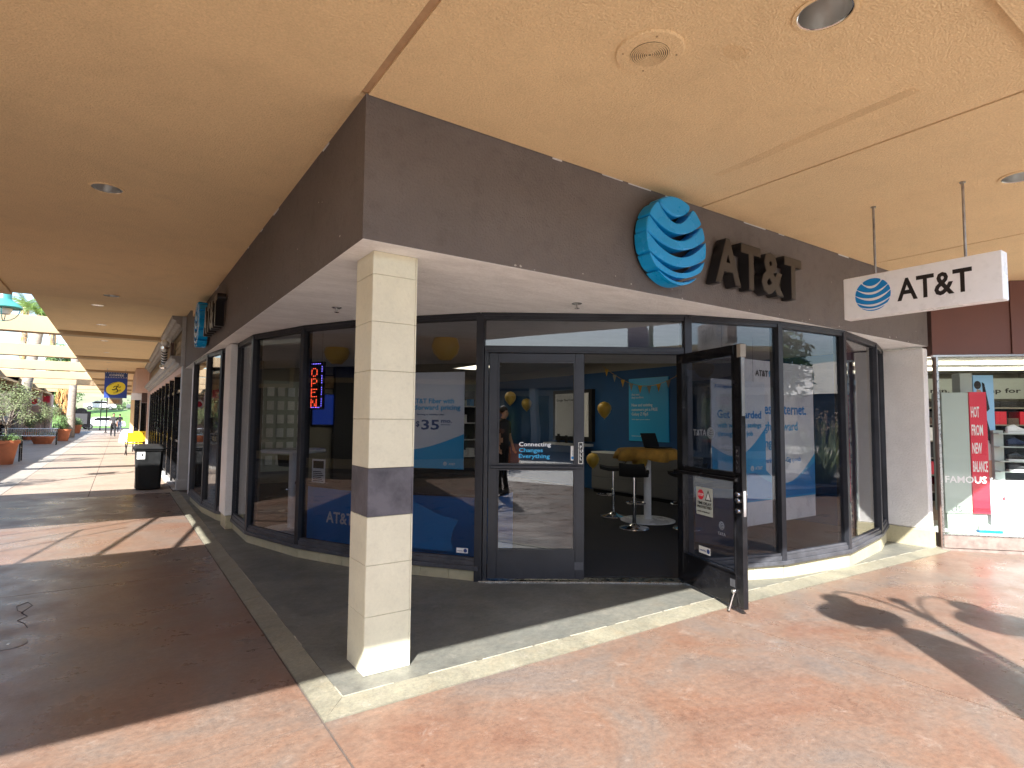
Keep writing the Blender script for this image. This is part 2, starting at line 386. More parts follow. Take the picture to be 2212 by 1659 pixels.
def globe(parent, O, u, r, depth, mt, tilt=.10, name='stripe', base=0, outmat=None, mirror=False):
    n = u.cross(ZV).normalized(); c, s = math.cos(tilt), math.sin(tilt)
    for bnd in BANDS:
        pts = [((x*c-z*s)*r*(-1 if mirror else 1), (x*s+z*c)*r) for x, z in bnd]
        mb = MB(); mb.slabpoly(pts, O, u, n, base, base+depth)
        o = obj(name, mb, mt, parent, bevel=.012 if depth > .05 else 0)

# ================================================================== GROUND
def gz(x, y=0): return -.02*max(0, x-3.95)
def slab_at(parent, x0, x1, y0, y1, m_, g=.006, z=0.0):
    xs = [x0+g, x1-g]
    if x0 < 3.95 < x1: xs = [x0+g, 3.95, x1-g]
    mb = MB()
    for a, b in zip(xs, xs[1:]): mb.prism([(a, y0+g), (b, y0+g), (b, y1-g), (a, y1-g)], -.09, z, gz)
    o = obj('slab', mb, m_, parent)
    return o
mb = MB(); S = 600
mb.prism([(-S, -S), (3.95, -S), (3.95, S), (-S, S)], -.4, -.1); mb.prism([(3.95, -S), (S, -S), (S, S), (3.95, S)], -.5, -.2)
g0 = obj('ground', mb, 'grey', kind='structure')
mb = MB(); mb.prism([(-30, -25), (3.95, -25), (3.95, 90), (-30, 90)], -.095, -.005, gz); mb.prism([(3.95, -25), (30, -25), (30, 30), (3.95, 30)], -.095, -.005, gz)
pv = obj('pavement', mb, 'joint', kind='structure')
mb = None
# terracotta court on the camera side of the corner
for x0, x1 in ((-8, -5.1), (-5.1, -2.1), (-2.1, .9), (.9, 3.88), (3.88, 6.1), (6.1, 9.0), (9, 12), (12, 15)):
    for y0, y1 in ((-9, -6), (-6, -3), (-3, 0), (0, 2.945)): slab_at(pv, x0, x1, y0, y1, 'terra' if y0 >= -3 else 'pale')
for x0, x1 in ((-8, -5.1), (-5.1, -2.1), (-2.1, .9)):
    for y0, y1 in ((2.945, 6.37), (6.37, 13.42)): slab_at(pv, x0, x1, y0, y1, 'terra')
for x0, x1 in ((9.0, 12), (12, 15), (15, 18), (18, 22)):
    for y0, y1 in ((-14, -9),): slab_at(pv, x0, x1, y0, y1, 'grey')
for y0 in range(0, 12):
    a = 13.42+y0*5.1
    for x0, x1 in ((-1.78, -.41), (-.41, .97)): slab_at(pv, x0, x1, a, a+5.1, 'tan')
    for x0, x1 in ((-8.4, -5.1), (-5.1, -1.78)): slab_at(pv, x0, x1, a, a+5.1, 'grey')
for x0 in range(-8, 15, 3):
    for y0 in (-25, -21, -17, -13): slab_at(pv, x0, x0+3, y0, y0+4, 'pale')
t = bpy.data.objects.new('floor_cap', None); col.objects.link(t); t.location = (-.535, 5.05, 0)
t['label'] = 'round brown metal cap let into the shaded paving at the left edge'; t['category'] = 'floor cap'
mb = MB(); mb.lathe([(.10, 0), (.10, .003), (.092, .004), (.01, .004)], t.location, 28); obj('plate', mb, 'zinc', t, True)
mb = MB(); mb.lathe([(.012, .004), (.011, .0055)], t.location, 10); obj('screw', mb, 'steel', t)
mb = MB(); q = [(-.47, 5.38), (-.50, 5.50), (-.55, 5.60), (-.50, 5.68), (-.55, 5.80), (-.50, 5.98), (-.54, 6.10), (-.60, 6.02), (-.58, 5.88), (-.52, 5.76)]
sm = []
for i in range(len(q)-1):
    for k in range(4): f = k/4; f = f*f*(3-2*f)*.5+f*.5; sm.append((q[i][0]+(q[i+1][0]-q[i][0])*f, q[i][1]+(q[i+1][1]-q[i][1])*f, .0015))
mb.tube(sm, .0018, 4); obj('scuff_mark', mb, 'rubber', pv)
# kerb strip round the shop corner and the pavement inside it
mb = MB()
def ramp(p, q, r_, s_):  # outer p-q at z=.004, inner s-r at z=.03
    mb.add([(p[0], p[1], -.08+gz(p[0])), (q[0], q[1], -.08+gz(q[0])), (r_[0], r_[1], -.08+gz(r_[0])), (s_[0], s_[1], -.08+gz(s_[0])),
            (p[0], p[1], .006+gz(p[0])), (q[0], q[1], .006+gz(q[0])), (r_[0], r_[1], .026+gz(r_[0])), (s_[0], s_[1], .026+gz(s_[0]))],
           [(0, 3, 2, 1), (4, 5, 6, 7), (0, 1, 5, 4), (1, 2, 6, 5), (2, 3, 7, 6), (3, 0, 4, 7)])
ys = [2.945, 5.2, 7.8, 10.4, 13.4]
for a, b in zip(ys, ys[1:]): ramp((.905, b-.004), (.905, a+(.0 if a < 3 else .004)), (1.045, (a if a > 3 else 3.10)+.004), (1.045, b-.004))
xs = [.905, 3.95, 6.1, 8.75]
for a, b in zip(xs, xs[1:]): ramp((a, 2.945), (b-.004, 2.945), (b-.004, 3.10), (a if a > 1 else 1.045, 3.10))
obj('kerb_strip', mb, 'border', kind='structure')
mb = MB()
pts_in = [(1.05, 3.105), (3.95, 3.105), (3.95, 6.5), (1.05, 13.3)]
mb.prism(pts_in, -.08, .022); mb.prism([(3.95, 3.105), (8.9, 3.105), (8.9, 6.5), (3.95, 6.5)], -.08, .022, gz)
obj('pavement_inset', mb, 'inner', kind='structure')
rc = random.Random(9)
for (ax0, ax1, horiz) in ((1.05, 8.6, True), (3.1, 13.2, False)):
    mb = MB(); q = ax0
    while q < ax1:
        l_ = rc.uniform(.1, .5); h_ = rc.uniform(.003, .007)
        if rc.random() < (.85 if horiz else .6):
            if horiz: mb.prism([(q, 3.100-h_*.3), (q+l_, 3.100-h_*.3), (q+l_, 3.100+h_), (q, 3.100+h_)], .0, .0285, gz)
            else: mb.prism([(1.046-h_*.4, q), (1.046+h_*.6, q), (1.046+h_*.6, q+l_), (1.046-h_*.4, q+l_)], .0, .0285)
        q += l_+rc.uniform(.0, .12)
    obj('worn_edge', mb, 'edge', kind='structure')

# ================================================================== CANOPY (arcade roof)
can = thing('arcade_canopy', (0, 8, 3.35), 'ochre stucco arcade canopy roof wrapping round the corner shop, with beams over the walkway', 'canopy')
def cpanel(x0, x1, y0, y1, z=3.35, name='ceiling_panel', m_='stucco', t=.30):
    mb = MB(); mb.box(x0, y0, z, x1, y1, z+t); return obj(name, mb, m_, can)
J = .012
cpanel(-1.4, 1.055, .78, 11.27); cpanel(1.10, 4.07-J, .78, 3.09); cpanel(4.07+J, 7.15-J, .78, 3.09); cpanel(7.15+J, 10.2-J, .78, 3.09); cpanel(10.2+J, 13.3, .78, 3.09)
cpanel(8.78, 16, 3.095, 12)
cpanel(1.05, 8.75, 3.14, 12, 3.36, 'roof_slab')
mb = MB(); mb.box(1.055, .78, 3.362, 1.10, 3.09, 3.6); obj('joint_strip', mb, 'stucco_dark', can)
for x in (4.07, 7.15, 10.2):
    mb = MB(); mb.box(x-J, .78, 3.365, x+J, 3.09, 3.6); obj('joint_strip', mb, 'stucco_dark', can)
mb = MB(); mb.box(-1.6, .56, 3.315, 13.3, .78, 3.95); obj('eave_beam', mb, 'stucco', can)
mb = MB(); mb.box(-1.6, .78, 3.315, -1.4, 11.27, 3.95); obj('eave_beam', mb, 'stucco', can)
mb = MB(); mb.box(-14, .56, 3.33, -1.6, 4.38, 3.9); obj('roof_slab', mb, 'stucco', can)
mb = MB(); mb.box(-14, 7.3, 3.33, -1.6, 11.1, 3.9); obj('roof_slab', mb, 'stucco', can)
# far canopy, a little higher, carried on cross beams that run on over the court
FB = [18.0, 25.15, 32.3, 39.45, 46.6, 53.75, 60.9]
ylist = [11.274]+FB+[68]
for a, b in zip(ylist, ylist[1:]):
    cpanel(-1.35, 1.5, a+(.0 if a < 12 else .18), b-.18, 3.62, t=.3)
for y in FB:
    mb = MB(); mb.box(-8.5, y-.175, 3.52, 1.45, y+.175, 3.92); obj('cross_beam', mb, 'stucco_sunlit', can, bevel=.01)
# old stains on the near ceiling
mb = MB()
def blot(cx, cy, rx, ry, ang=0, k=16):
    pts = []
    for i in range(k):
        a = 2*math.pi*i/k; r_ = 1+random.uniform(-.16, .16); x, y = rx*r_*math.cos(a), ry*r_*math.sin(a)
        pts.append((cx+x*math.cos(ang)-y*math.sin(ang), cy+x*math.sin(ang)+y*math.cos(ang)))
    mb.prism(pts, 3.3492, 3.352)
blot(2.47, 1.66, .085, .05); obj('ceiling_stain', mb, 'stain', can); mb = MB()
pts = [(3.60, 2.62), (3.58, 2.30), (3.56, 1.95), (3.54, 1.62), (3.53, 1.28), (3.61, 1.27), (3.62, 1.6), (3.63, 1.9), (3.665, 2.3), (3.66, 2.6)]
mb.prism(pts, 3.3492, 3.352)
obj('ceiling_stain', mb, 'stain', can, label='darker patched stains on the ochre ceiling')
# unseen rods added over the left roof opening to cast bar shadows
tr = thing('shadow_rods', (-3, 5.8, 3.9), 'unseen thin rods added above the canopy opening to cast bar shadows', 'shadow caster')
def bar_from_shadow(a, b, zz, r_=.028):
    o = [Vector((p[0], p[1], 0))-SD*(zz/math.tan(R(SUN_EL))) for p in (a, b)]
    for q in o: q.z = zz
    e = (o[1]-o[0]).normalized()*.6
    mb = MB(); mb.tube([o[0]-e, o[1]+e], r_, 8); obj('shadow_rod', mb, 'bronze', tr)
for a, b, q in (((-1.16, 9.6), (.175, 10.32), .016), ((-1.07, 8.97), (.4, 10.13), .016), ((-.875, 7.4), (-.49, 9.0), .02), ((-.235, 7.35), (.51, 10.07), .035), ((.518, 7.37), (.89, 8.88), .035), ((-1.4, 8.2), (-.3, 9.1), .014)):
    bar_from_shadow(a, b, 3.8, q)

# ---- downlights, speaker, sprinklers
def downlight(x, y, z, label, r_=.105):
    t = thing('downlight', (x, y, z), label, 'ceiling light', 'round recessed downlights in the arcade ceiling')
    mb = MB()
    prof = [(r_*1.17, -.006), (r_*1.17, -.001), (r_*1.0, .0), (r_*1.0, -.006)]
    n = 32
    vs = []
    for rr, h in [(r_*1.18, .0), (r_*1.17, -.007), (r_*1.02, -.009), (r_*1.0, -.003)]:
        vs += [(x+rr*math.cos(2*math.pi*j/n), y+rr*math.sin(2*math.pi*j/n), z+h) for j in range(n)]
    mb.add(vs, [(i*n+j, i*n+(j+1) % n, (i+1)*n+(j+1) % n, (i+1)*n+j) for i in range(3) for j in range(n)])
    obj('trim_ring', mb, 'stucco', t, True)
    mb = MB(); vs = []
    for rr, h in [(r_, -.004), (r_*.97, -.002), (r_*.95, -.0015)]:
        vs += [(x+rr*math.cos(2*math.pi*j/n), y+rr*math.sin(2*math.pi*j/n), z+h) for j in range(n)]
    mb.add(vs, [(i*n+j, i*n+(j+1) % n, (i+1)*n+(j+1) % n, (i+1)*n+j) for i in range(2) for j in range(n)])
    obj('bright_rim', mb, 'chrome', t, True)
    return t
# the reflectors need real recesses: cut by boolean-free trick -> build a cone that hangs inside the panel hole
def hole_panel(o, holes, z):
    """rebuild the flat ceiling panel with round holes so that the reflectors sit inside it"""
    me = o.data; off = worldloc(o)
    xs = [v.co.x+off.x for v in me.vertices]; ys_ = [v.co.y+off.y for v in me.vertices]
    x0, x1, y0, y1 = min(xs), max(xs), min(ys_), max(ys_)
    bm = bmesh.new(); n = 32
    def vt(x, y, zz): return bm.verts.new((x-off.x, y-off.y, zz-off.z))
    # fill with holes via triangle fill
    edges = []
    def loop(pts):
        vs_ = [vt(px, py, z) for px, py in pts]
        for i in range(len(vs_)): edges.append(bm.edges.new((vs_[i], vs_[(i+1) % len(vs_)])))
        return vs_
    loop([(x0, y0), (x1, y0), (x1, y1), (x0, y1)])
    rings = [loop([(hx+hr*math.cos(2*math.pi*j/n), hy+hr*math.sin(2*math.pi*j/n)) for j in range(n)]) for hx, hy, hr in holes]
    bmesh.ops.triangle_fill(bm, use_beauty=True, use_dissolve=False, edges=edges)
    for f in list(bm.faces):
        if f.normal.z > 0: f.normal_flip()
        c = f.calc_center_median(); cx, cy = c.x+off.x, c.y+off.y
        if any((cx-hx)**2+(cy-hy)**2 < (hr*.98)**2 for hx, hy, hr in holes): bm.faces.remove(f)
    zt = z+.3
    tp = [vt(*p, zt) for p in ((x0, y0), (x1, y0), (x1, y1), (x0, y1))]; bt = [vt(*p, z) for p in ((x0, y0), (x1, y0), (x1, y1), (x0, y1))]
    bm.faces.new(tp)
    for i in range(4): bm.faces.new((bt[i], bt[(i+1) % 4], tp[(i+1) % 4], tp[i]))
    bm.to_mesh(me); bm.free()
def reflector(t, x, y, z, r_):
    n = 32; mb = MB(); vs = []
    for rr, h in [(r_*.97, -.002), (r_*.93, .05), (r_*.82, .11), (r_*.6, .17), (.02, .175)]:
        vs += [(x+rr*math.cos(2*math.pi*j/n), y+rr*math.sin(2*math.pi*j/n), z+h) for j in range(n)]
    mb.add(vs, [(i*n+j, i*n+(j+1) % n, (i+1)*n+(j+1) % n, (i+1)*n+j) for i in range(4) for j in range(n)])
    o = obj('reflector', mb, 'reflector', t, True)
    mb = MB(); mb.ball((x, y, z+.12), .032, .032, .045, 10, 6); obj('bulb', mb, 'white', t, True)
dl = [(2.552, 1.259, 3.35, 'large round recessed downlight at the top edge, right of the ceiling speaker', .115),
      (5.479, 1.312, 3.35, 'recessed downlight cut off by the right edge of the picture', .115),
      (-.158, 5.615, 3.35, 'recessed downlight alone over the left walkway nearest the camera', .105),
      (-.17, 10.63, 3.35, 'recessed downlight just before the step in the left walkway ceiling', .105)]
for x, y, z, lb, r_ in dl:
    t = downlight(x, y, z, lb, r_); reflector(t, x, y, z, r_)
far_lb = ['small downlight just beyond the step in the walkway ceiling', 'small downlight before the first dark cross beam', 'small downlight beyond the first dark cross beam', 'small downlight before the second cross beam', 'small downlight beyond the second cross beam']
for (y, lb) in zip((13.4, 16.2, 19.6, 23.2, 27.5), far_lb):
    t = downlight(-.42, y, 3.62, lb, .105)
    mb = MB(); mb.lathe([(.1, -.0035), (.1, -.002)], (-.42, y, 3.62), 20); obj('reflector', mb, 'steel', t)
panels = [o for o in can.children if o.name.startswith('ceiling_panel')]
hole_panel(panels[0], [(-.158, 5.615, .103), (-.17, 10.63, .103)], 3.35)
hole_panel(panels[1], [(2.552, 1.259, .113)], 3.35)
hole_panel(panels[2], [(5.479, 1.312, .113)], 3.35)
sp = thing('ceiling_speaker', (2.12, 1.905, 3.35), 'round ochre painted ceiling speaker with ring grille above the entrance', 'speaker')
mb = MB(); mb.lathe([(.135, -.012), (.165, -.010), (.172, -.002), (.172, .0)], sp.location, 40); mb2 = mb; obj('plate', mb, 'stucco', sp)
for k in range(9):
    r0 = .008+k*.0102; n = 36; mb = MB(); vs = []
    for rr, h in ((r0, -.0135), (r0, -.0175), (r0+.0055, -.0175), (r0+.0055, -.0135)):
        vs += [(2.12+rr*math.cos(2*math.pi*j/n), 1.905+rr*math.sin(2*math.pi*j/n), 3.35+h) for j in range(n)]
    mb.add(vs, [(i*n+j, i*n+(j+1) % n, (i+1)*n+(j+1) % n, (i+1)*n+j) for i in range(3) for j in range(n)]); obj('grille_ring', mb, 'stucco', sp)
mb = MB(); mb.lathe([(.097, -.0133), (.097, -.0122)], sp.location, 32); obj('grille_back', mb, 'soil', sp)
for k in range(4):
    a = math.pi/4+k*math.pi/2+.2; mb = MB(); mb.lathe([(.005, -.0145), (.005, -.0115)], (2.12+.135*math.cos(a), 1.905+.135*math.sin(a), 3.35), 8); obj('screw', mb, 'stucco_dark', sp)
ZS = 2.516
def sprinkler(x, y, lb):
    t = thing('sprinkler', (x, y, ZS), lb, 'sprinkler', 'sprinkler heads under the white soffit')
    mb = MB(); mb.lathe([(.045, -.0), (.045, -.006), (.03, -.012), (.012, -.014)], (x, y, ZS), 20); obj('escutcheon', mb, 'steel', t, True)
    mb = MB(); mb.tube([(x, y, ZS-.01), (x, y, ZS-.045)], .009, 8); mb.lathe([(.022, -.048), (.022, -.044)], (x, y, ZS), 12); obj('head', mb, 'steel', t)
sprinkler(1.601, 5.194, 'chrome sprinkler under the soffit left of the tiled column'); sprinkler(3.227, 3.739, 'chrome sprinkler under the soffit above the entrance doors')

# ================================================================== PHONE SHOP
shop = thing('corner_shop', (4.5, 6, 0), 'corner phone shop with faceted dark glass front under a taupe fascia and white soffit', 'shop')
X0, Y0 = 1.09, 3.10
V = [(1.34, 8.52), (1.345, 7.50), (1.655, 6.44), (2.09, 5.55), (2.80, 4.62), (4.42, 3.54), (5.42, 3.225), (6.50, 3.13), (7.80, 3.37), (8.585, 3.63)]
mb = MB()
mb.box(X0, Y0, ZS, 8.72, Y0+.16, 3.36)
obj('fascia', mb, 'taupe', shop)
mb = MB(); mb.box(X0, Y0+.16, ZS, X0+.16, 13.88, 3.36); mb.box(X0, 11.28, 3.36, X0+.16, 13.88, 3.62); obj('fascia', mb, 'taupe', shop)
# soffit, outlined by the storefront
mb = MB(); mb.prism([(X0+.004, Y0+.004), (8.71, Y0+.004), (8.71, 6), (5, 9), (1.6, 13.8), (X0+.004, 13.87)], ZS-.002, ZS+.12); obj('soffit', mb, 'soffit', shop)
# loose paint edge between fascia and ceiling
mb = MB()
x = 1.5
while x < 8.3:
    l_ = random.uniform(.05, .35)
    if random.random() < .5 and x > 2.2: mb.box(x, Y0-.004, 3.352-random.uniform(.004, .011), x+l_, Y0+.002, 3.356)
    x += l_+random.uniform(.0, .3)
y = 3.8
while y < 9:
    l_ = random.uniform(.05, .4)
    if random.random() < .45: mb.box(X0-.004, y, 3.352-random.uniform(.003, .009), X0+.002, y+l_, 3.356)
    y += l_+random.uniform(.1, .5)
obj('caulk_line', mb, 'pillar', shop, kind='stuff')
# chipped paint on the fascia
rc = random.Random(5); mb = MB()
for k in range(26):
    x = rc.uniform(1.2, 8.6); z = rc.choice([rc.uniform(2.53, 3.3), rc.uniform(2.52, 2.6), rc.uniform(2.52, 2.56)]); r_ = rc.uniform(.003, .008)
    mb.slabpoly([(x+r_*1.4*math.cos(a), z+r_*rc.uniform(.3, 1.6)*math.sin(a)) for a in [q*math.pi/3.5 for q in range(7)]], (0, Y0, 0), Vector((1, 0, 0)), Vector((0, -1, 0)), 0, .0008)
for k in range(14):
    y = rc.uniform(3.2, 9); z = rc.uniform(2.52, 3.3); r_ = rc.uniform(.003, .008)
    mb.slabpoly([(y+r_*1.4*math.cos(a), z+r_*rc.uniform(.5, 1.2)*math.sin(a)) for a in [q*math.pi/3 for q in range(6)]], (X0, 0, 0), Vector((0, 1, 0)), Vector((-1, 0, 0)), 0, .0008)
obj('paint_chips', mb, 'chip', shop, kind='stuff')
# return walls / pillars
mb = MB(); mb.box(8.60, Y0+.01, .15, 8.72, 3.68, ZS-.03); obj('pillar', mb, 'pillar', shop, bevel=.012)
mb = MB(); mb.box(8.575, Y0-.01, -.1, 8.72, 3.68, .15); obj('pillar_base', mb, 'base', shop, bevel=.006)
mb = MB(); mb.box(1.205, 8.50, .20, 1.40, 8.95, ZS-.02); obj('pillar', mb, 'pillar', shop, bevel=.01)
mb = MB(); mb.box(1.225, 8.52, .0, 1.39, 8.93, .20); obj('pillar_base', mb, 'base', shop, bevel=.006)

def add_frame_seg(parent, P, Q, z0=.22, z1=2.45, base=True, mats='bronze', glass='glass', gl=True, bt='base', top=True, gf=lambda x: 0):
    F, L = frame(P, Q); mid = (Vector((*P, 0))+Vector((*Q, 0)))/2; dz = gf(mid.x)
    if base:
        k = max(1, round(L/.33)); g = .0015
        for i in range(k):
            mb = MB(); mb.fbox(F, i*L/k+g, (i+1)*L/k-g, -.03, .024, -.1, .118+dz*0); obj('base_tile', mb, bt, parent, bevel=.002)
        mb = MB(); mb.fbox(F, -.012, L+.012, -.06, .055, .120, .160); mb.fbox(F, -.006, L+.006, -.05, .038, .160, .205); mb.fbox(F, 0, L, -.03, .026, .205, .228)
        o = obj('sill', mb, 'sill', parent, bevel=.003)
    if top:
        mb = MB(); mb.fbox(F, 0, L, -.05, .035, z1, ZS-.0035); mb.fbox(F, 0, L, -.03, .042, z1+.035, ZS-.006); obj('head_rail', mb, mats, parent, bevel=.002)
    if gl:
        mb = MB(); mb.fbox(F, .03, L-.03, -.004, .004, z0+.008, z1); obj('pane', mb, glass, parent)
def mullion(parent, P, n, z0=.12, z1=2.5, w_=.033, mt='bronze'):
    P = Vector((P[0], P[1], 0)); u = ZV.cross(n)
    mb = MB(); F = (P, u, n); mb.fbox(F, -w_, w_, -.07, .045, z0, z1); obj('mullion', mb, mt, parent, bevel=.003)
def nrm(P, Q): return frame(P, Q)[0][2]
win = bpy.data.objects.new('window_wall', None); col.objects.link(win); win.parent = shop
for i in range(len(V)-1):
    if i == 4: continue
    add_frame_seg(win, V[i], V[i+1])
for i in range(len(V)):
    a = nrm(V[i-1], V[i]) if i > 0 else nrm(V[0], V[1]); b = nrm(V[i], V[i+1]) if i < len(V)-1 else a
    n = (a+b).normalized(); mullion(win, V[i], n, .12 if i not in (4, 5) else -.06, 2.49, .036 if i in (4, 5) else .03)
# second bow further along the walkway
W2 = [(1.38, 8.96), (1.25, 9.35), (1.16, 10.2), (1.13, 11.75), (1.35, 12.5), (1.55, 13.4)]
W2 = W2[::-1]
win2 = bpy.data.objects.new('window_wall', None); col.objects.link(win2); win2.parent = shop
for i in range(len(W2)-1): add_frame_seg(win2, W2[i], W2[i+1])
for i in range(1, len(W2)-1): mullion(win2, W2[i], (nrm(W2[i-1], W2[i])+nrm(W2[i], W2[i+1])).normalized())
mb = MB(); mb.box(1.16, 12.62, 0, 1.33, 12.85, ZS-.01); obj('pillar', mb, 'pillar', shop)
# transom over the doors
FD, LD = frame(V[4], V[5])
mb = MB(); mb.fbox(FD, .0, LD, -.05, .035, 2.45, ZS-.0035); mb.fbox(FD, .0, LD, -.03, .042, 2.485, ZS-.006); obj('head_rail', mb, 'bronze', win)
mb = MB(); mb.fbox(FD, .036, LD-.036, -.055, .035, 2.135, 2.20); mb.fbox(FD, .036, LD-.036, -.02, .045, 2.15, 2.185); obj('transom_bar', mb, 'bronze', win, bevel=.002)
mb = MB(); mb.fbox(FD, .04, LD-.04, -.004, .004, 2.2, 2.45); obj('pane', mb, 'glass', win)
for q in (.036, LD-.075):
    mb = MB(); mb.fbox(FD, q, q+.039, -.05, .03, 0, 2.135); obj('door_jamb', mb, 'bronze', win, bevel=.002)
mb = MB(); mb.fbox(FD, .0, LD, -.08, .06, .0, .034); obj('threshold', mb, 'steel', win, bevel=.004)

def door_leaf(F, L, side, mt, inside=False):
    """side +1: free edge at s=L"""
    d = bpy.data.objects.new('door', None); col.objects.link(d); d.parent = shop
    st = .085
    mb = MB()
    mb.fbox(F, 0, st, -.022, .022, .045, 2.13); mb.fbox(F, L-st, L, -.022, .022, .045, 2.13)
    mb.fbox(F, st, L-st, -.022, .022, 2.055, 2.13); mb.fbox(F, st, L-st, -.022, .022, .045, .30)
    mb.fbox(F, st, L-st, -.026, .026, 1.05, 1.085)
    o = obj('door_frame', mb, mt, d, bevel=.003)
    mb = MB()
    for z0, z1 in ((.30, 1.05), (1.085, 2.055)):
        mb.fbox(F, st, st+.014, -.03, .03, z0, z1); mb.fbox(F, L-st-.014, L-st, -.03, .03, z0, z1)
        mb.fbox(F, st+.014, L-st-.014, -.03, .03, z0, z0+.014); mb.fbox(F, st+.014, L-st-.014, -.03, .03, z1-.014, z1)
    obj('glazing_bead', mb, mt, d)
    for z0, z1 in ((.314, 1.036), (1.099, 2.041)):
        mb = MB(); mb.fbox(F, st+.01, L-st-.01, -.004, .004, z0, z1); obj('pane', mb, 'glass', d)
    return d
LW = LD/2-.078
PF = FD[0]+FD[1]*.079; F1 = (PF, FD[1], FD[2])
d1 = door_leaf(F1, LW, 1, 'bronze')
u, n = F1[1], F1[2]
def onF(F, s_, n_, z_): v = F[0]+F[1]*s_+F[2]*n_; return Vector((v.x, v.y, z_))
# lettering on the closed leaf
lines(d1, onF(F1, .285, .006, 0), u, [('Connecting', 1.26, .038, 'poster', .30), ('Changes', 1.205, .038, 'lblue', .225), ('Everything', 1.15, .038, 'lblue', .29)], bold=.018, depth=.001)
mb = MB(); mb.fbox(F1, LW-.055, LW-.012, .023, .027, 1.10, 1.30); pl = obj('pull_plate', mb, 'steel', d1)
mb = MB(); mb.fbox(F1, LW-.05, LW-.017, .027, .0285, 1.105, 1.295); obj('plate_face', mb, 'letblk', d1)
for i, ch in enumerate('PULL'): text('lettering', ch, onF(F1, LW-.042, .0287, 1.243-i*.036), u, .027, 'white', d1, .001, .02)
mb = MB(); mb.fbox(F1, LW-.125, LW-.09, .005, .0065, 1.13, 1.265); st_ = obj('sticker', mb, 'white', d1)
mb = MB(); mb.lathe([(.013, .0), (.013, .0015)], onF(F1, LW-.108, .0065, 1.155), 16, n); obj('sticker_mark', mb, 'blue2', d1)
text('lettering', 'security', onF(F1, LW-.103, .0066, 1.18), ZV, .010, 'navy', d1, .001, up=-u)
mb = MB(); mb.fbox(F1, .02, LW-.02, .026, .055, 1.055, 1.08); obj('push_bar', mb, 'bronze', d1, bevel=.004)
mb = MB(); mb.fbox(F1, LW-.09, LW-.01, .0225, .024, .13, .20); obj('door_patch', mb, 'sill', d1)
# open leaf, hinged at the right, swung out over the pavement
hinge = FD[0]+FD[1]*(LD-.079)
fe = Vector((4.095, 2.745, 0)); ud = (fe-hinge).normalized()       # reading direction as we see the inner face
F2 = (hinge, ud, ud.cross(ZV))
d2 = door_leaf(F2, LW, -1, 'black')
u2, n2 = F2[1], F2[2]
E = LW
mb = MB(); mb.fbox(F2, .02, E-.02, .05, .075, 1.03, 1.06); mb.fbox(F2, .03, .06, .02, .055, 1.025, 1.065); mb.fbox(F2, E-.06, E-.03, .02, .055, 1.025, 1.065); obj('push_bar', mb, 'black', d2, bevel=.004)
mb = MB(); mb.fbox(F2, E-.065, E-.02, .0225, .027, 1.1, 1.31); obj('push_plate', mb, 'bronze', d2)
for i, ch in enumerate('PUSH'): text('lettering', ch, onF(F2, E-.057, .0275, 1.255-i*.042), u2, .028, 'steel', d2, .001, .02)
for z, sd in ((.80, 1), (.88, 1), (.93, 1), (.93, -1)):
    mb = MB(); mb.lathe([(.020, 0), (.023, .004), (.021, .022), (.012, .026)], onF(F2, E-.042, .022*sd, z), 14, n2*sd); obj('lock_knob', mb, 'chrome', d2, True)
mb = MB(); mb.fbox(F2, E-.004, E+.002, -.012, .012, .76, .96); obj('lock_plate', mb, 'chrome', d2)
mb = MB(); mb.fbox(F2, E-.003, E+.004, -.016, .016, 1.55, 2.12); obj('flush_bolt', mb, 'chrome', d2)
mb = MB(); mb.fbox(F2, E-.035, E+.012, -.026, .028, 2.02, 2.125); obj('top_bolt_block', mb, 'cream', d2, bevel=.003)
mb = MB(); mb.tube([onF(F2, E-.10, .03, .16), onF(F2, E-.105, .045, .12), onF(F2, E-.12, .07, .012)], .011, 10); obj('door_stop', mb, 'chrome', d2, True)
mb = MB(); mb.lathe([(.018, 0), (.02, .02), (.014, .03)], onF(F2, E-.10, .02, .165), 12, n2); obj('stop_bracket', mb, 'chrome', d2, True)
# scuffs on the kick panel
mb = MB(); mb.fbox(F2, E-.16, E-.10, .0222, .0232, .19, .25); obj('door_patch', mb, 'sill', d2)
# security notice and mirrored marks on the open leaf glass
NX = .27
mb = MB(); mb.fbox(F2, NX, NX+.23, .0045, .0055, .69, .93); ns_ = obj('security_notice', mb, 'panelgrey', d2)
oc = [(NX+.065+.046*math.cos(math.pi/8+k*math.pi/4), .865+.046*math.sin(math.pi/8+k*math.pi/4)) for k in range(8)]
mb = MB(); mb.slabpoly(oc, F2[0], u2, n2, .0056, .0064); obj('notice_mark', mb, 'red', d2)
text('lettering', 'STOP', onF(F2, NX+.028, .0065, .853), u2, .024, 'white', d2, .001, .02, .075)
mb = MB(); mb.slabpoly([(NX+.125, .82), (NX+.215, .82), (NX+.17, .915)], F2[0], u2, n2, .0056, .0062); obj('notice_mark', mb, 'letblk', d2)
mb = MB(); mb.slabpoly([(NX+.14, .83), (NX+.20, .83), (NX+.17, .892)], F2[0], u2, n2, .0063, .0068); obj('notice_mark', mb, 'white', d2)
lines(d2, onF(F2, NX, .0057, 0), u2, [('TIME DELAY', .782, .024, 'letblk', .20, .015), ('PROTECTED', .75, .022, 'letblk', .20, .015), ('cash is limited', .715, .012, 'letblk', .17, .015)], bold=.02)
text('lettering', 'AT&T', onF(F2, .22, -.006, 1.38), u2, .055, 'poster', d2, .001, .015, .19, mirror=True)
globe(d2, onF(F2, .47, -.006, 1.405), u2, .05, .001, 'poster', mirror=True)
globe(d2, onF(F2, .60, -.006, .64), u2, .035, .001, 'poster', mirror=True)
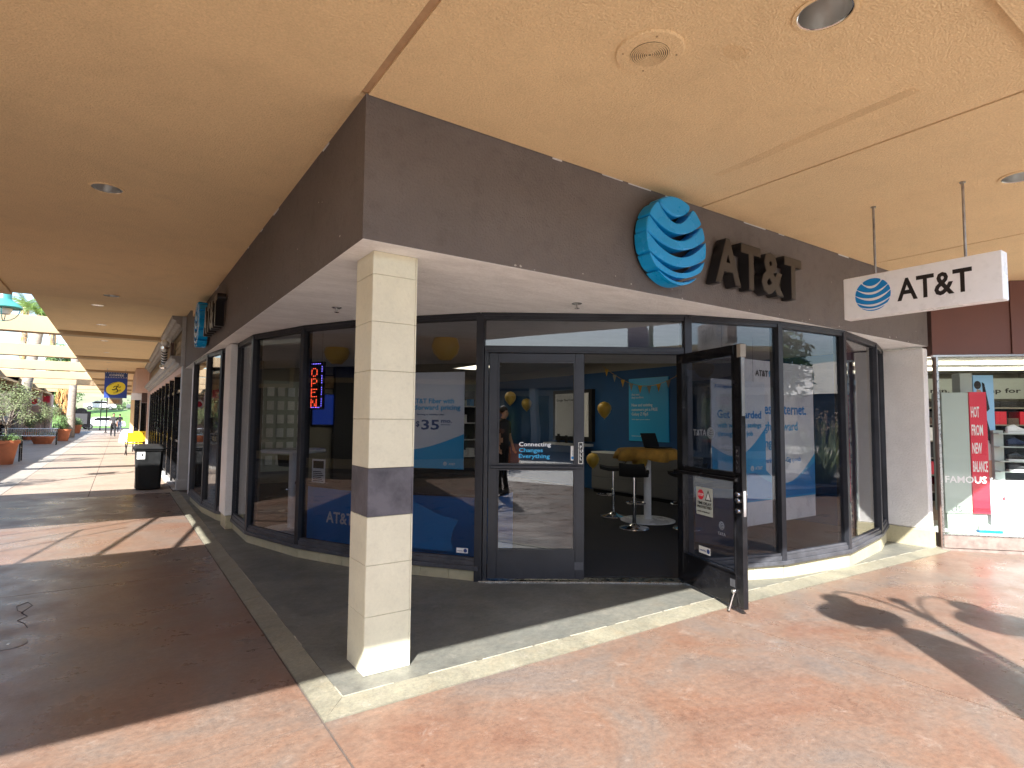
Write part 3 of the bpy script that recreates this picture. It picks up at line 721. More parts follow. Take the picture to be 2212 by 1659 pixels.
text('lettering', 'AT&T', onF(F2, .55, -.006, .56), u2, .025, 'poster', d2, .001, .01, .1, mirror=True)
mb = MB(); mb.fbox(F2, .30, .46, .0045, .0055, .36, .42); obj('sticker', mb, 'white', d2)
text('lettering', 'contactless', onF(F2, .31, .0056, .38), u2, .018, 'navy', d2, .001, .0, .09)
mb = MB(); mb.lathe([(.020, 0), (.020, .0012)], onF(F2, .432, .0056, .39), 18, n2); obj('sticker_mark', mb, 'navy', d2)

# shop interior shell
mb = MB(); mb.prism([(1.4, 8.5), (1.7, 6.46), (2.13, 5.58), (2.84, 4.66), (4.44, 3.6), (8.58, 3.7), (8.6, 14), (1.4, 14)], .005, .03); obj('shop_floor', mb, 'carpet', shop)
mb = MB(); mb.box(8.60, 3.70, 0, 8.70, 14, 2.55); obj('interior_wall', mb, 'wallblue', shop)
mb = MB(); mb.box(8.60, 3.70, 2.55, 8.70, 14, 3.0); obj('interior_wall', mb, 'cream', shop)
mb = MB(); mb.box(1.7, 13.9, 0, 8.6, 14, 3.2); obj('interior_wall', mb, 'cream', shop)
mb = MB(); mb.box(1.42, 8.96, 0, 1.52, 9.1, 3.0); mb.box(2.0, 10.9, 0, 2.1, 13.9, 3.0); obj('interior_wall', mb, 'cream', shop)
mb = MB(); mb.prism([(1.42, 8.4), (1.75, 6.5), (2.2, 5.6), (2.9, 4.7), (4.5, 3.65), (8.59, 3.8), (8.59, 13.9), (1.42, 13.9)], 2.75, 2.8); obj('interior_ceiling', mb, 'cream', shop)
k = 0
for x in (3.2, 5.0, 6.9):
    for y in (6.4, 8.9, 11.6):
        if x < 3.5 and y < 6.5: x_, y_ = 3.3, 6.6
        else: x_, y_ = x, y
        lb = ['nearest the storefront', 'in the middle row', 'at the back of the shop'][[6.4, 8.9, 11.6].index(y)]+' '+['on the left', 'in the centre', 'on the right'][[3.2, 5.0, 6.9].index(x)]
        t = thing('troffer', (x_, y_, 2.75), 'lit rectangular ceiling panel light '+lb, 'ceiling light', 'lit panel lights in the shop ceiling')
        mb = MB(); mb.box(x_-.31, y_-.61, 2.732, x_+.31, y_-.585, 2.75); mb.box(x_-.31, y_+.585, 2.732, x_+.31, y_+.61, 2.75); mb.box(x_-.31, y_-.585, 2.732, x_-.285, y_+.585, 2.75); mb.box(x_+.285, y_-.585, 2.732, x_+.31, y_+.585, 2.75); obj('light_frame', mb, 'white', t)
        mb = MB(); mb.box(x_-.285, y_-.585, 2.74, x_+.285, y_+.585, 2.748); obj('diffuser', mb, 'lampwhite', t)
# plain backing volume behind the shop (so no sun leaks in)
mb = MB(); mb.box(1.56, 14.02, 0, 16, 30, 4.2); obj('rear_block', mb, 'taupe', shop)

# ---- tiled column
cx0, cx1, cy0, cy1 = 1.222, 1.512, 3.275, 3.565
colm = thing('tiled_column', (1.367, 3.42, 0), 'square cream tiled column with one dark slate band under the fascia corner', 'column')
mb = MB(); mb.box(cx0+.012, cy0+.012, 0, cx1-.012, cy1-.012, ZS-.002); obj('column_core', mb, 'grout', colm)
zb = [.022, .06, .352, .645, .925, 1.21, 1.50, 1.79, 2.085, 2.372, ZS-.003]
zb = [.022, .352, .645, .925, 1.21, 1.50, 1.79, 2.085, 2.372, ZS-.003]
for a, b in zip(zb, zb[1:]):
    nm, mm = ('dark_tile', 'slate') if abs(a-.925) < .01 else ('tile', 'tile')
    a += .0012; b -= .0012; g = .0008
    for bx in ((cx0, cy0, cx1-.012, cy0+.011), (cx1-.011, cy0, cx1, cy1-.012), (cx0+.012, cy1-.011, cx1, cy1), (cx0, cy0+.012, cx0+.011, cy1)):
        j = random.uniform(-.0007, .0007)
        mb = MB(); mb.box(bx[0]+g+j, bx[1]+g+j, a, bx[2]-g+j, bx[3]-g+j, b); obj(nm, mb, mm, colm, bevel=.0012)

# ---- wall signs
def wall_sign(O, u, lab, gr, depth=.12):
    n = u.cross(ZV).normalized(); O = Vector(O)
    t = thing('wall_sign', tuple(O), lab, 'sign')
    globe(t, O, u, gr, .13, 'blue', tilt=.06, base=.035)
    mb = MB(); mb.lathe([(gr*.93, .0), (gr*.93, .03)], O, 40, n); obj('gap_shade', mb, 'letblk', t)  # black disc added to paint the shade of the wall between stripes
    a = .53
    for ch, wd in zip('AT&T', (.36, .30, .36, .30)):
        P = O+u*a+ZV*(-.225)+n*.02
        text('letter', ch, P, u, .385, 'letblk', t, .10, .035, wd)
        # set the face colour on the front of each letter
        text('letter_face', ch, P+n*.1005+ZV*.004+u*.004, u, .377, 'letbrown', t, .003, .028, wd-.008)
        a += wd+(.005 if ch != '&' else .02)
    return t
wall_sign((3.575, Y0, 2.925), Vector((1, 0, 0)), 'blue striped globe sign with raised dark letters on the front fascia facing the camera', .352)
wall_sign((X0, 9.95, 2.925), Vector((0, -1, 0)), 'blue striped globe sign with dark letters seen edge on along the left fascia', .352)
# ---- hanging sign
hs = thing('hanging_sign', (5.2, 1.9, 3.35), 'white box sign with blue globe and black letters hung from two rods', 'sign')
mb = MB(); mb.box(5.2, 1.37, 2.40, 5.31, 2.47, 2.76); obj('sign_box', mb, 'signwhite', hs, bevel=.006)
for y in (2.23, 1.60):
    mb = MB(); mb.tube([(5.25, y, 2.74), (5.25, y, 3.35)], .0095, 10); mb.lathe([(.02, -.008), (.02, 0)], (5.25, y, 3.35), 14); obj('rod', mb, 'zinc', hs, True)
un = Vector((0, -1, 0))
globe(hs, Vector((5.2, 2.47-.235, 2.585)), un, .138, .002, 'blue2', tilt=.05)
text('lettering', 'AT&T', Vector((5.2, 2.47-.42, 2.50)), un, .18, 'letblk', hs, .002, .02, .50)
text('lettering', 'AT&T', Vector((5.31, 1.37+.42, 2.50)), -un, .18, 'letblk', hs, .002, .02, .50)

# ================================================================== INSIDE THE SHOP
def F_of(i, off=0):
    F, L = frame(V[i], V[i+1]); return (F[0]+F[2]*off, F[1], F[2])
UX = Vector((1, 0, 0)); UY = Vector((0, -1, 0))
def wave(F, s0, s1, z0, za, zb, n0, n1, sag=.12, k=14):
    pts = [(s0, z0), (s1, z0)]+[(s1+(s0-s1)*i/k, zb+(za-zb)*i/k-sag*math.sin(math.pi*i/k)) for i in range(k+1)]
    mb = MB(); mb.slabpoly(pts, F[0], F[1], F[2], n0, n1); return mb
# fibre poster beside the column
Fp = F_of(3, -.25)
t = thing('poster', tuple(onF(Fp, .52, 0, 1.01)), 'translucent price poster reading $35 hung behind the glass just right of the tiled column', 'poster')
mb = MB(); mb.fbox(Fp, .02, .90, -.004, 0, 1.01, 1.98); obj('sheet', mb, 'poster', t)
obj('wave_print', wave(Fp, .02, .90, 1.01, 1.17, 1.36, .0, .0015, .05), 'lblue', t)
lines(t, onF(Fp, 0, .0015, 0), Fp[1], [('ATT fiber', 1.88, .028, 'navy', .17, .06), ('AT&T Fiber with', 1.665, .05, 'lblue', .48, .31), ('straightforward pricing', 1.60, .05, 'lblue', .74, .12),
    ('Starting at 300Mbps plan', 1.545, .014, 'navy', .3, .38), ('$', 1.43, .055, 'navy', None, .37), ('35', 1.40, .10, 'navy', .20, .43), ('mo.', 1.47, .04, 'navy', .12, .65), ('plus taxes', 1.445, .012, 'navy', .1, .65), ('AT&T', 1.05, .02, 'white', .07, .74)], bold=.02)
globe(t, onF(Fp, .70, .0015, 1.06), Fp[1], .02, .001, 'white')
# curved blue counter along the window
def curved_counter():
    t = thing('counter', (2.5, 6.3, 0.03), 'curved blue reception counter with white letters behind the left window', 'counter')
    pts = [(1.83, 7.35), (1.93, 6.95), (2.10, 6.50), (2.28, 6.13), (2.55, 5.76), (2.85, 5.42), (3.12, 5.12), (3.24, 5.02)]
    sm = []
    for i in range(len(pts)-1):
        for k in range(3): sm.append((pts[i][0]+(pts[i+1][0]-pts[i][0])*k/3, pts[i][1]+(pts[i+1][1]-pts[i][1])*k/3))
    sm.append(pts[-1])
    inn = [(x+.42, y+.30) for x, y in sm]
    mb = MB(); k = len(sm); mb.prism(sm+inn[::-1], .03, .70); obj('front_panel', mb, 'kiosk', t)
    mb = MB(); mb.prism([(x-.02, y-.015) for x, y in sm]+inn[::-1], .702, .725); obj('counter_top', mb, 'cshirt', t)
    return t
ct = curved_counter()
u_ = (Vector((2.28, 6.13, 0))-Vector((2.10, 6.50, 0))).normalized(); n_ = u_.cross(ZV)
text('lettering', 'AT&T', Vector((2.04, 6.66, .33))+n_*.05, u_, .125, 'poster', ct, .002, .02, .42)
# large blue print at the foot of that window
Fq = F_of(3, -.06)
t = thing('poster', tuple(onF(Fq, .5, 0, .24)), 'deep blue wave print low on the window between column and door', 'poster')
mb = MB(); pts = [(.06, .25), (.90, .25), (.86, .34), (.88, .45), (.94, .55), (.75, .58), (.45, .70), (.06, .86)]
mb.slabpoly(pts, Fq[0], Fq[1], Fq[2], -.003, 0); obj('sheet', mb, 'blue2', t)
Fs = F_of(3, -.0075)
def sticker(F, s, z, lb):
    t = thing('sticker', tuple(onF(F, s, 0, z)), lb, 'sticker')
    mb = MB(); mb.fbox(F, s, s+.115, -.001, .001, z, z+.045); obj('label_sheet', mb, 'white', t)
    mb = MB(); mb.lathe([(.018, 0), (.018, .0008)], onF(F, s+.09, .001, z+.023), 18, F[2]); obj('emblem', mb, 'navy', t)
    text('lettering', 'contactless', onF(F, s+.007, .001, z+.014), F[1], .013, 'navy', t, .0008, .0, .06)
sticker(F_of(3, .007), .95, .262, 'small white sticker low in the corner of the window left of the doors')
# LED open sign
Fo = F_of(2, -.15)
t = thing('open_sign', tuple(onF(Fo, -.02, 0, 1.63)), 'vertical lit LED sign with red letters and blue dots hanging in the left window', 'sign')
mb = MB(); mb.fbox(Fo, -.15, .13, -.03, 0, 1.60, 2.13); obj('sign_board', mb, 'rubber', t, bevel=.004)
for i, ch in enumerate('OPEN'):
    # dotted letters on a 4 x 6 grid
    G = {'O': ['0110', '1001', '1001', '1001', '1001', '0110'], 'P': ['1110', '1001', '1001', '1110', '1000', '1000'], 'E': ['1111', '1000', '1110', '1000', '1000', '1111'], 'N': ['1001', '1101', '1101', '1011', '1011', '1001']}[ch]
    mb = MB()
    for r_, row in enumerate(G):
        for c_, q in enumerate(row):
            if q == '1': mb.ball(onF(Fo, -.055+c_*.027, .001, 2.055-i*.115-r_*.0165), .0050, n=6, k=4)
    obj('letter', mb, 'ledred', t)
mb = MB()
for q in range(18):
    if q % 5 == 4: continue
    for s_ in (-.125, .105): mb.ball(onF(Fo, s_, .001, 1.64+q*.0255), .0042, n=6, k=4)
for q in range(7):
    for z_ in (1.622, 2.108): mb.ball(onF(Fo, -.09+q*.027, .001, z_), .0042, n=6, k=4)
obj('dot_border', mb, 'ledblue', t, kind='stuff')
mb = MB(); mb.tube([onF(Fo, -.1, -.02, 2.13), onF(Fo, -.1, -.02, 2.94)], .002, 5); mb.tube([onF(Fo, .08, -.02, 2.13), onF(Fo, .08, -.02, 2.94)], .002, 5); obj('hanging_wire', mb, 'steel', t)
# flyers in stands on the counter
for (x, y, lb) in ((2.02, 7.08, 'white flyer in a clear stand on the blue counter, left one'), (2.38, 6.46, 'white flyer in a clear stand on the blue counter beside the column')):
    t = thing('flyer_stand', (x, y, .725), lb, 'flyer')
    F = (Vector((x, y, 0)), u_, n_)
    mb = MB(); mb.fbox(F, -.11, .11, -.003, .003, .73, 1.01); obj('sheet', mb, 'signwhite', t)
    mb = MB(); mb.fbox(F, -.09, .09, .003, .0045, .90, .99); obj('photo_print', mb, 'letblk', t)
    mb = MB()
    for q in range(6): mb.fbox(F, -.09, .09-.02*(q % 3), .003, .0045, .745+q*.022, .755+q*.022)
    obj('text_lines', mb, 'cshirt', t, kind='stuff')
    mb = MB(); mb.fbox(F, -.115, .115, -.05, .04, .725, .731); obj('stand_base', mb, 'steel', t)
# right window posters
def ycard(name, x0, x1, y, z0, z1, mt, t):
    mb = MB(); mb.box(x0, y, z0, x1, y+.012, z1); return obj(name, mb, mt, t)
t = thing('poster', (6.45, 3.8, .4), 'tall white internet poster with blue wave foot standing behind the right windows', 'poster')
ycard('sheet', 5.74, 7.16, 3.80, .36, 2.21, 'signwhite', t)
Fx = (Vector((0, 3.80, 0)), UX, Vector((0, -1, 0)))
obj('wave_print', wave(Fx, 5.74, 7.16, .62, 1.62-.3, 1.12, .0, .002, .42), 'lblue', t)
obj('wave_print', wave(Fx, 5.745, 7.155, .64, 1.02, 1.02, .002, .004, .24), 'blue2', t)
lines(t, (0, 3.796, 0), UX, [('AT&T', 2.03, .07, 'letblk', .25, 5.93), ('fiber', 2.03, .075, 'lblue', .26, 6.19), ('Fastest Internet.', 1.60, .13, 'blue2', 1.18, 5.80),
    ('Straightforward', 1.41, .105, 'lblue', .98, 5.80), ('pricing', 1.22, .105, 'lblue', .44, 5.80), ('Now delivering up to 5-Gig speeds', 1.04, .055, 'blue2', 1.02, 5.82)], bold=.018)
globe(t, Vector((7.02, 3.797, .56)), UX, .05, .003, 'poster')
t = thing('poster', (5.48, 3.72, .95), 'smaller poster offering job savings hung in front of the tall white poster', 'poster')
ycard('sheet', 5.0, 5.95, 3.70, .95, 1.95, 'poster', t)
Fx = (Vector((0, 3.70, 0)), UX, Vector((0, -1, 0)))
obj('wave_print', wave(Fx, 5.0, 5.95, .951, 1.26, 1.44, .0, .002, .20), 'lblue', t)
lines(t, (0, 3.697, 0), UX, [('AT&T Signature Program', 1.86, .035, 'blue2', .5, 5.05), ('Get rewarded', 1.545, .085, 'blue2', .78, 5.09), ('with wireless savings', 1.445, .055, 'lblue', .78, 5.09), ('through your job', 1.355, .055, 'lblue', .62, 5.09), ('AT&T', .985, .035, 'white', .14, 5.74)], bold=.018)
globe(t, Vector((5.69, 3.697, 1.0)), UX, .03, .002, 'white')
mb = MB(); mb.tube([(5.2, 3.71, 1.95), (5.2, 3.71, 2.95)], .002, 4); mb.tube([(5.75, 3.71, 1.95), (5.75, 3.71, 2.95)], .002, 4); obj('hanging_wire', mb, 'steel', t)
# blue wall poster
t = thing('poster', (8.58, 7.8, 1.1), 'blue phone offer poster on the blue side wall seen through the open doorway', 'poster')
mb = MB(); mb.box(8.575, 7.30, 1.11, 8.598, 8.32, 2.36); obj('sheet', mb, 'lblue', t)
lines(t, (8.573, 8.24, 0), UY, [('Any year.', 2.02, .045, 'poster', .22), ('Any condition.', 1.96, .045, 'poster', .33), ('New and existing', 1.80, .06, 'poster', .55), ('customers get a FREE', 1.71, .06, 'poster', .68), ('Galaxy Z Flip5', 1.62, .06, 'poster', .44), ('With eligible phone trade-in', 1.53, .02, 'poster', .48), ('Limited time offer, see store for details', 1.2, .02, 'poster', .6)], bold=.012)
# cabinets and wall displays along the side wall
for i, (y0, y1) in enumerate(((6.55, 7.78), (7.8, 9.04))):
    t = thing('cabinet', (8.4, (y0+y1)/2, 0.03), 'low white cabinet by the blue wall, '+('nearer the window' if i == 0 else 'further back'), 'cabinet', 'low white cabinets along the blue wall')
    mb = MB(); mb.box(8.22, y0, .10, 8.598, y1, .84); obj('carcass', mb, 'cabinet', t)
    mb = MB(); mb.box(8.20, y0-.01, .842, 8.598, y1+.005, .87); obj('top', mb, 'white', t)
    mb = MB(); mb.box(8.27, y0, .03, 8.58, y1, .10); obj('plinth', mb, 'rubber', t)
    for k in range(3):
        mb = MB(); mb.box(8.202, y0+.01, .12+k*.24, 8.218, y1-.01, .345+k*.24); obj('drawer_front', mb, 'cabinet', t, bevel=.003)
t = thing('display_screen', (8.5, 9.9, 1.2), 'white backlit phone display board on the far part of the blue wall', 'display')
mb = MB(); mb.box(8.50, 9.35, 1.05, 8.598, 10.7, 2.2); obj('board', mb, 'rubber', t); mb = MB(); mb.box(8.485, 9.45, 1.15, 8.498, 10.6, 2.12); obj('panel', mb, 'signwhite', t)
mb = MB(); mb.box(8.25, 9.3, .95, 8.5, 10.75, 1.0); obj('shelf', mb, 'white', t)
for k in range(4):
    mb = MB(); mb.box(8.40, 9.5+k*.28, 1.0, 8.415, 9.58+k*.28, 1.17+.03*(k % 2)); obj('phone', mb, 'rubber', t)
text('lettering', 'Google Pixel Fold', (8.483, 10.55, 1.95), UY, .05, 'cshirt', t, .002, .01, .6)
t = thing('merchandise_shelf', (5.3, 13.6, 0.03), 'dark shelving with phone cases and boxes at the back of the shop', 'shelf')
mb = MB(); mb.box(4.9, 13.5, .03, 8.2, 13.88, .12); mb.box(4.9, 13.84, .12, 8.2, 13.88, 2.3); obj('frame', mb, 'cshirt', t)
for k in range(4):
    mb = MB(); mb.box(4.9, 13.5, .5+k*.45, 8.2, 13.84, .53+k*.45); obj('shelf_board', mb, 'signwhite', t)
    for q in range(13):
        hh = random.uniform(.12, .3); mb = MB(); mb.box(5.0+q*.24, 13.55, .53+k*.45, 5.0+q*.24+random.uniform(.1, .19), 13.75, .53+k*.45+hh); obj('boxed_item', mb, random.choice(['signwhite', 'cshirt', 'blue2', 'panelgrey']), t)
t = thing('accessory_wall', (3.05, 13.85, .3), 'grid of packaged accessories hung on the rear wall, seen through the left window', 'display')
mb = MB(); mb.box(2.45, 13.84, .3, 3.65, 13.895, 2.35); obj('backboard', mb, 'panelgrey', t)
for r_ in range(6):
    for c_ in range(5):
        mb = MB(); x = 2.52+c_*.225; z = .45+r_*.31; mb.box(x, 13.80, z, x+.15, 13.835, z+.2); obj('package', mb, random.choice(['signwhite', 'white', 'poster']), t)
t = thing('wall_screen', (4.3, 13.85, 1.3), 'dark blue television screen on the rear wall beside the open sign', 'television')
mb = MB(); mb.box(3.74, 13.83, 1.33, 4.85, 13.895, 2.1); obj('bezel', mb, 'rubber', t); mb = MB(); mb.box(3.77, 13.822, 1.36, 4.82, 13.829, 2.07); obj('screen', mb, 'screen', t)
for i, (x, lb) in enumerate(((4.15, 'left'), (4.55, 'right'))):
    t = thing('picture', (x, 13.87, 2.3), 'dark framed picture above the wall television, '+lb+' one', 'picture')
    mb = MB(); mb.box(x-.17, 13.86, 2.2, x+.17, 13.895, 2.55); obj('frame', mb, 'letblk', t); mb = MB(); mb.box(x-.14, 13.852, 2.23, x+.14, 13.859, 2.52); obj('print', mb, 'red' if i else 'wood', t)
# round high tables with gold cloth
def high_table(x, y, cloth, lb):
    t = thing('high_table', (x, y, .03), lb, 'table')
    mb = MB(); mb.lathe([(.40, .0), (.40, .012), (.36, .022), (.06, .03)], (x, y, .03), 36); obj('base_plate', mb, 'signwhite', t, True)
    mb = MB(); mb.lathe([(.055, .02), (.055, 1.02)], (x, y, .03), 20); obj('pole', mb, 'signwhite', t, True)
    mb = MB(); mb.lathe([(.40, 1.02), (.41, 1.03), (.41, 1.05), (.40, 1.06)], (x, y, .03), 36); obj('table_top', mb, 'signwhite', t, True)
    if cloth:
        mb = MB(); n = 72; vs = []
        rings = [(.0, 1.096, 0), (.40, 1.096, 0), (.425, 1.085, .01), (.45, 1.03, .03), (.47, .97, .045)]
        for rr, z, am in rings: vs += [(x+(rr+am*math.sin(9*2*math.pi*j/n))*math.cos(2*math.pi*j/n), y+(rr+am*math.sin(9*2*math.pi*j/n))*math.sin(2*math.pi*j/n), z-(.05*abs(math.sin(2.5*2*math.pi*j/n)) if z < 1 else 0)) for j in range(n)]
        mb.add(vs, [(i*n+j, i*n+(j+1) % n, (i+1)*n+(j+1) % n, (i+1)*n+j) for i in range(4) for j in range(n)])
        c = obj('tablecloth', mb, 'ycloth', None, True, origin=(x, y, 1.09)); tag(c, 'gold tablecloth draped over the white round high table', 'tablecloth')
        md = c.modifiers.new('solid', 'SOLIDIFY'); md.thickness = .003; md.offset = 1
    return t
high_table(6.57, 6.0, True, 'white pedestal high table inside the open doorway')
high_table(1.95, 8.0, False, 'white pedestal table behind the leftmost window')
def stool(x, y, lb, rz=0):
    t = thing('bar_stool', (x, y, .03), lb, 'stool', 'black bar stools around the high table')
    L0 = Vector((x, y, .03))
    mb = MB(); mb.lathe([(.205, .0), (.20, .012), (.10, .03), (.035, .06), (.028, .07)], L0, 32); obj('base', mb, 'chrome', t, True)
    mb = MB(); mb.lathe([(.026, .06), (.026, .42), (.018, .425), (.018, .70)], L0, 16); obj('post', mb, 'chrome', t, True)
    c, s = math.cos(rz), math.sin(rz)
    ring = [L0+Vector((c*.12+.13*math.cos(a)*c-.13*math.sin(a)*s, s*.12+.13*math.cos(a)*s+.13*math.sin(a)*c, .33)) for a in [2*math.pi*k/20 for k in range(21)]]
    mb = MB(); mb.tube(ring, .009, 8); mb.tube([L0+Vector((0, 0, .33)), L0+Vector((c*.1, s*.1, .33))], .009, 8); obj('foot_ring', mb, 'chrome', t, True)
    # seat with a low curled back
    mb = MB(); k = 12; top, bot = [], []
    for i in range(k+1):
        a = -1+2*i/k; xx = a*.21; zz = .74+.035*a*a+(.13*max(0, -a-.55)*2 if a < -.55 else 0)
        for j in (-1, -.6, 0, .6, 1):
            yy = .2*j*(1-.15*a*a); dz = .012*j*j
            p = Vector((c*xx-s*yy, s*xx+c*yy, 0)); top.append(L0+p+ZV*(zz+dz)); bot.append(L0+p*.97+ZV*(zz+dz-.045))
    fs = []; N5 = 5*(k+1)
    for i in range(k):
        for j in range(4):
            a = i*5+j; fs += [(a, a+1, a+6, a+5), (N5+a, N5+a+5, N5+a+6, N5+a+1)]
    for i in range(k):
        for j in (0, 4): a = i*5+j; fs.append((a, a+5, N5+a+5, N5+a))
    for j in range(4):
        for i in (0, k): a = i*5+j; fs.append((a, a+1, N5+a+1, N5+a))
    mb.add(top+bot, fs); obj('seat', mb, 'rubber', t, True)
stool(6.40, 6.55, 'black bar stool behind the other, left of the high table', 2.4)
stool(5.93, 5.66, 'black bar stool on a chrome post in front of the high table', .6)
stool(6.55, 5.25, 'black bar stool partly hidden behind the open door leaf', 1.6)
stool(2.33, 9.6, 'bar stool seen dimly through the leftmost window', 1.0)
# floor mat
mb = MB(); mb.prism([(4.42, 5.0), (3.62, 4.18), (4.42, 3.72), (5.1, 4.5)], .0305, .04); o = obj('door_mat', mb, 'mat', None, origin=(4.4, 4.4, .03), bevel=.003); tag(o, 'dark rubber mat just inside the open doorway', 'mat')
# balloons, lantern, bunting
def balloon(x, y, z, lb, r_=.13):
    t = thing('balloon', (x, y, z), lb, 'balloon', 'gold balloons in the phone shop')
    mb = MB(); mb.lathe([(.004, -r_*1.32), (.02, -r_*1.24), (r_*.45, -r_*1.0), (r_*.85, -r_*.45), (r_, .05*r_), (r_*.93, r_*.5), (r_*.62, r_*.9), (.003, r_*1.1)], (x, y, z), 20); obj('skin', mb, 'yellow', t, True)
    mb = MB(); mb.lathe([(.016, -r_*1.40), (.005, -r_*1.31)], (x, y, z), 10); obj('knot', mb, 'yellow', t)
balloon(7.45, 7.85, 1.72, 'gold balloon on the blue wall left of the wall poster', .13)
balloon(7.3, 8.0, .78, 'gold balloon low by the back counter', .12)
balloon(6.35, 5.95, .92, 'gold balloon tied under the gold tablecloth', .12)
balloon(7.2, 10.6, 2.0, 'gold balloon seen through the closed door glass, right one', .13)
balloon(5.5, 10.6, 1.75, 'gold balloon seen through the closed door glass, left one', .13)
balloon(8.3, 11.5, 1.9, 'gold balloon at the far end of the blue wall', .13)
t = thing('pendant_lantern', (3.33, 6.35, 2.41), 'gold teardrop lantern hanging behind the window right of the column', 'lantern')
mb = MB(); mb.lathe([(.07, -.17), (.15, -.09), (.175, .0), (.15, .09), (.07, .19), (.01, .27)], (3.33, 6.35, 2.41), 20); obj('shade', mb, 'yellow', t, True)
mb = MB(); mb.tube([(3.33, 6.35, 2.67), (3.33, 6.35, 2.95)], .003, 5); obj('cord', mb, 'rubber', t)
t = thing('pendant_lantern', (2.55, 8.2, 2.45), 'dull gold lantern hanging behind the window left of the column', 'lantern')
mb = MB(); mb.lathe([(.07, -.17), (.15, -.09), (.18, .0), (.15, .09), (.07, .17)], (2.55, 8.2, 2.45), 20); obj('shade', mb, 'yellow', t, True)
mb = MB(); mb.tube([(2.55, 8.2, 2.6), (2.55, 8.2, 2.95)], .003, 5); obj('cord', mb, 'rubber', t)
t = thing('bunting', (8.5, 8, 2.4), 'string of small dark and pale pennants across the top of the blue wall', 'bunting')
pa, pb = Vector((8.45, 8.95, 2.66)), Vector((8.45, 6.6, 2.52))
cord = [pa.lerp(pb, i/20)-ZV*(.40*math.sin(math.pi*i/20)) for i in range(21)]
mb = MB(); mb.tube(cord, .004, 5); obj('cord', mb, 'ycloth', t)
for i in range(1, 20, 2):
    p = cord[i]; mb = MB(); mb.add([(p.x, p.y+.055, p.z), (p.x, p.y-.055, p.z), (p.x, p.y, p.z-.15), (p.x-.004, p.y+.055, p.z), (p.x-.004, p.y-.055, p.z), (p.x-.004, p.y, p.z-.15)], [(0, 1, 2), (5, 4, 3), (0, 3, 4, 1), (1, 4, 5, 2), (2, 5, 3, 0)])
    obj('pennant', mb, 'ycloth' if i % 4 == 1 else 'cream', t)
t = thing('laptop', (6.75, 6.0, 1.1), 'black laptop open on the gold tablecloth', 'laptop')
mb = MB(); mb.box(6.62, 5.85, 1.1, 6.95, 6.1, 1.115); obj('keyboard_base', mb, 'rubber', t); mb = MB(); mb.hexa([(6.62, 6.1, 1.115), (6.95, 6.1, 1.115), (6.95, 6.115, 1.115), (6.62, 6.115, 1.115), (6.62, 6.18, 1.32), (6.95, 6.18, 1.32), (6.95, 6.19, 1.32), (6.62, 6.19, 1.32)]); obj('lid', mb, 'rubber', t)

# ================================================================== NEIGHBOUR SHOE SHOP (45 degree front)
P0 = (8.74, 3.06); P1 = (8.74+.7071*4.6, 3.06-.7071*4.6)
FS, LS = frame(P0, P1); us, nsn = FS[1], FS[2]
ss = thing('shoe_shop', (P0[0], P0[1], 0), 'shoe shop with maroon fascia and clear display window beside the phone shop', 'shop')
mb = MB(); mb.fbox(FS, 0, .90, -.25, 0, 2.40, 3.345); obj('fascia', mb, 'fambrown', ss)
mb = MB(); mb.fbox(FS, .905, 4.6, -.25, .02, 2.40, 3.345); obj('fascia', mb, 'fambrown', ss)
mb = MB(); mb.fbox(FS, 0, 4.6, -.05, .02, 2.37, 2.398); obj('head_rail', mb, 'chrome', ss)
mb = MB(); mb.fbox(FS, .014, .03, -.05, .015, -.09, 2.37); obj('mullion', mb, 'browntile', ss)
mb = MB(); mb.fbox(FS, .03, .055, -.05, .02, -.09, 2.37); obj('mullion', mb, 'steel', ss)
for a, b in ((.055, 1.02), (1.024, 2.2), (2.204, 3.4), (3.404, 4.6)):
    mb = MB(); mb.fbox(FS, a, b, -.004, .004, .10, 2.37); obj('pane', mb, 'glass_clear', ss)
for k in range(4):
    mb = MB(); mb.fbox(FS, .04+k*1.14, .04+(k+1)*1.14-.003, -.2, .03, -.07, .09); obj('base_stone', mb, 'rosestone', ss, bevel=.004)
mb = MB(); mb.fbox(FS, .0, 4.6, -.2, .06, -.16, -.075); obj('base_plinth', mb, 'rosestone', ss)
mb = MB(); mb.fbox(FS, .04, 4.6, -.09, .035, .09, .104); obj('sill', mb, 'steel', ss)
# interior
mb = MB(); mb.fbox(FS, .0, 4.6, -1.25, -.2, -.07, .085); obj('window_plinth', mb, 'panelgrey', ss)
mb = MB(); mb.fbox(FS, -.1, 4.6, -9, -1.25, -.12, -.06); obj('shop_floor', mb, 'tan', ss)
mb = MB(); mb.fbox(FS, -.05, 4.6, -9, -.25, 2.62, 2.7); obj('shop_ceiling', mb, 'signwhite', ss)
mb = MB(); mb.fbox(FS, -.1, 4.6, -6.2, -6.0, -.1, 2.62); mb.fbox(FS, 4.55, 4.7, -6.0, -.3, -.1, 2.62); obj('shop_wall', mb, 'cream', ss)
mb = MB(); mb.fbox(FS, -.1, 5.2, -6.3, -6.21, -.1, 5); mb.fbox(FS, 4.7, 5.2, -6.2, 0, -.1, 3.3); obj('outer_wall', mb, 'pinkst', ss)
for k in range(3):
    F_ = FS
    t = thing('tube_light', tuple(onF(FS, 2.2, -2-k*1.3, 2.61)), 'long lit ceiling light in the shoe shop, row '+['nearest the window', 'in the middle', 'furthest back'][k], 'ceiling light', 'long lit ceiling lights in the shoe shop')
    mb = MB(); mb.fbox(FS, .3, 4.3, -2.1-k*1.3, -1.9-k*1.3, 2.585, 2.61); obj('diffuser', mb, 'lampwhite', t)
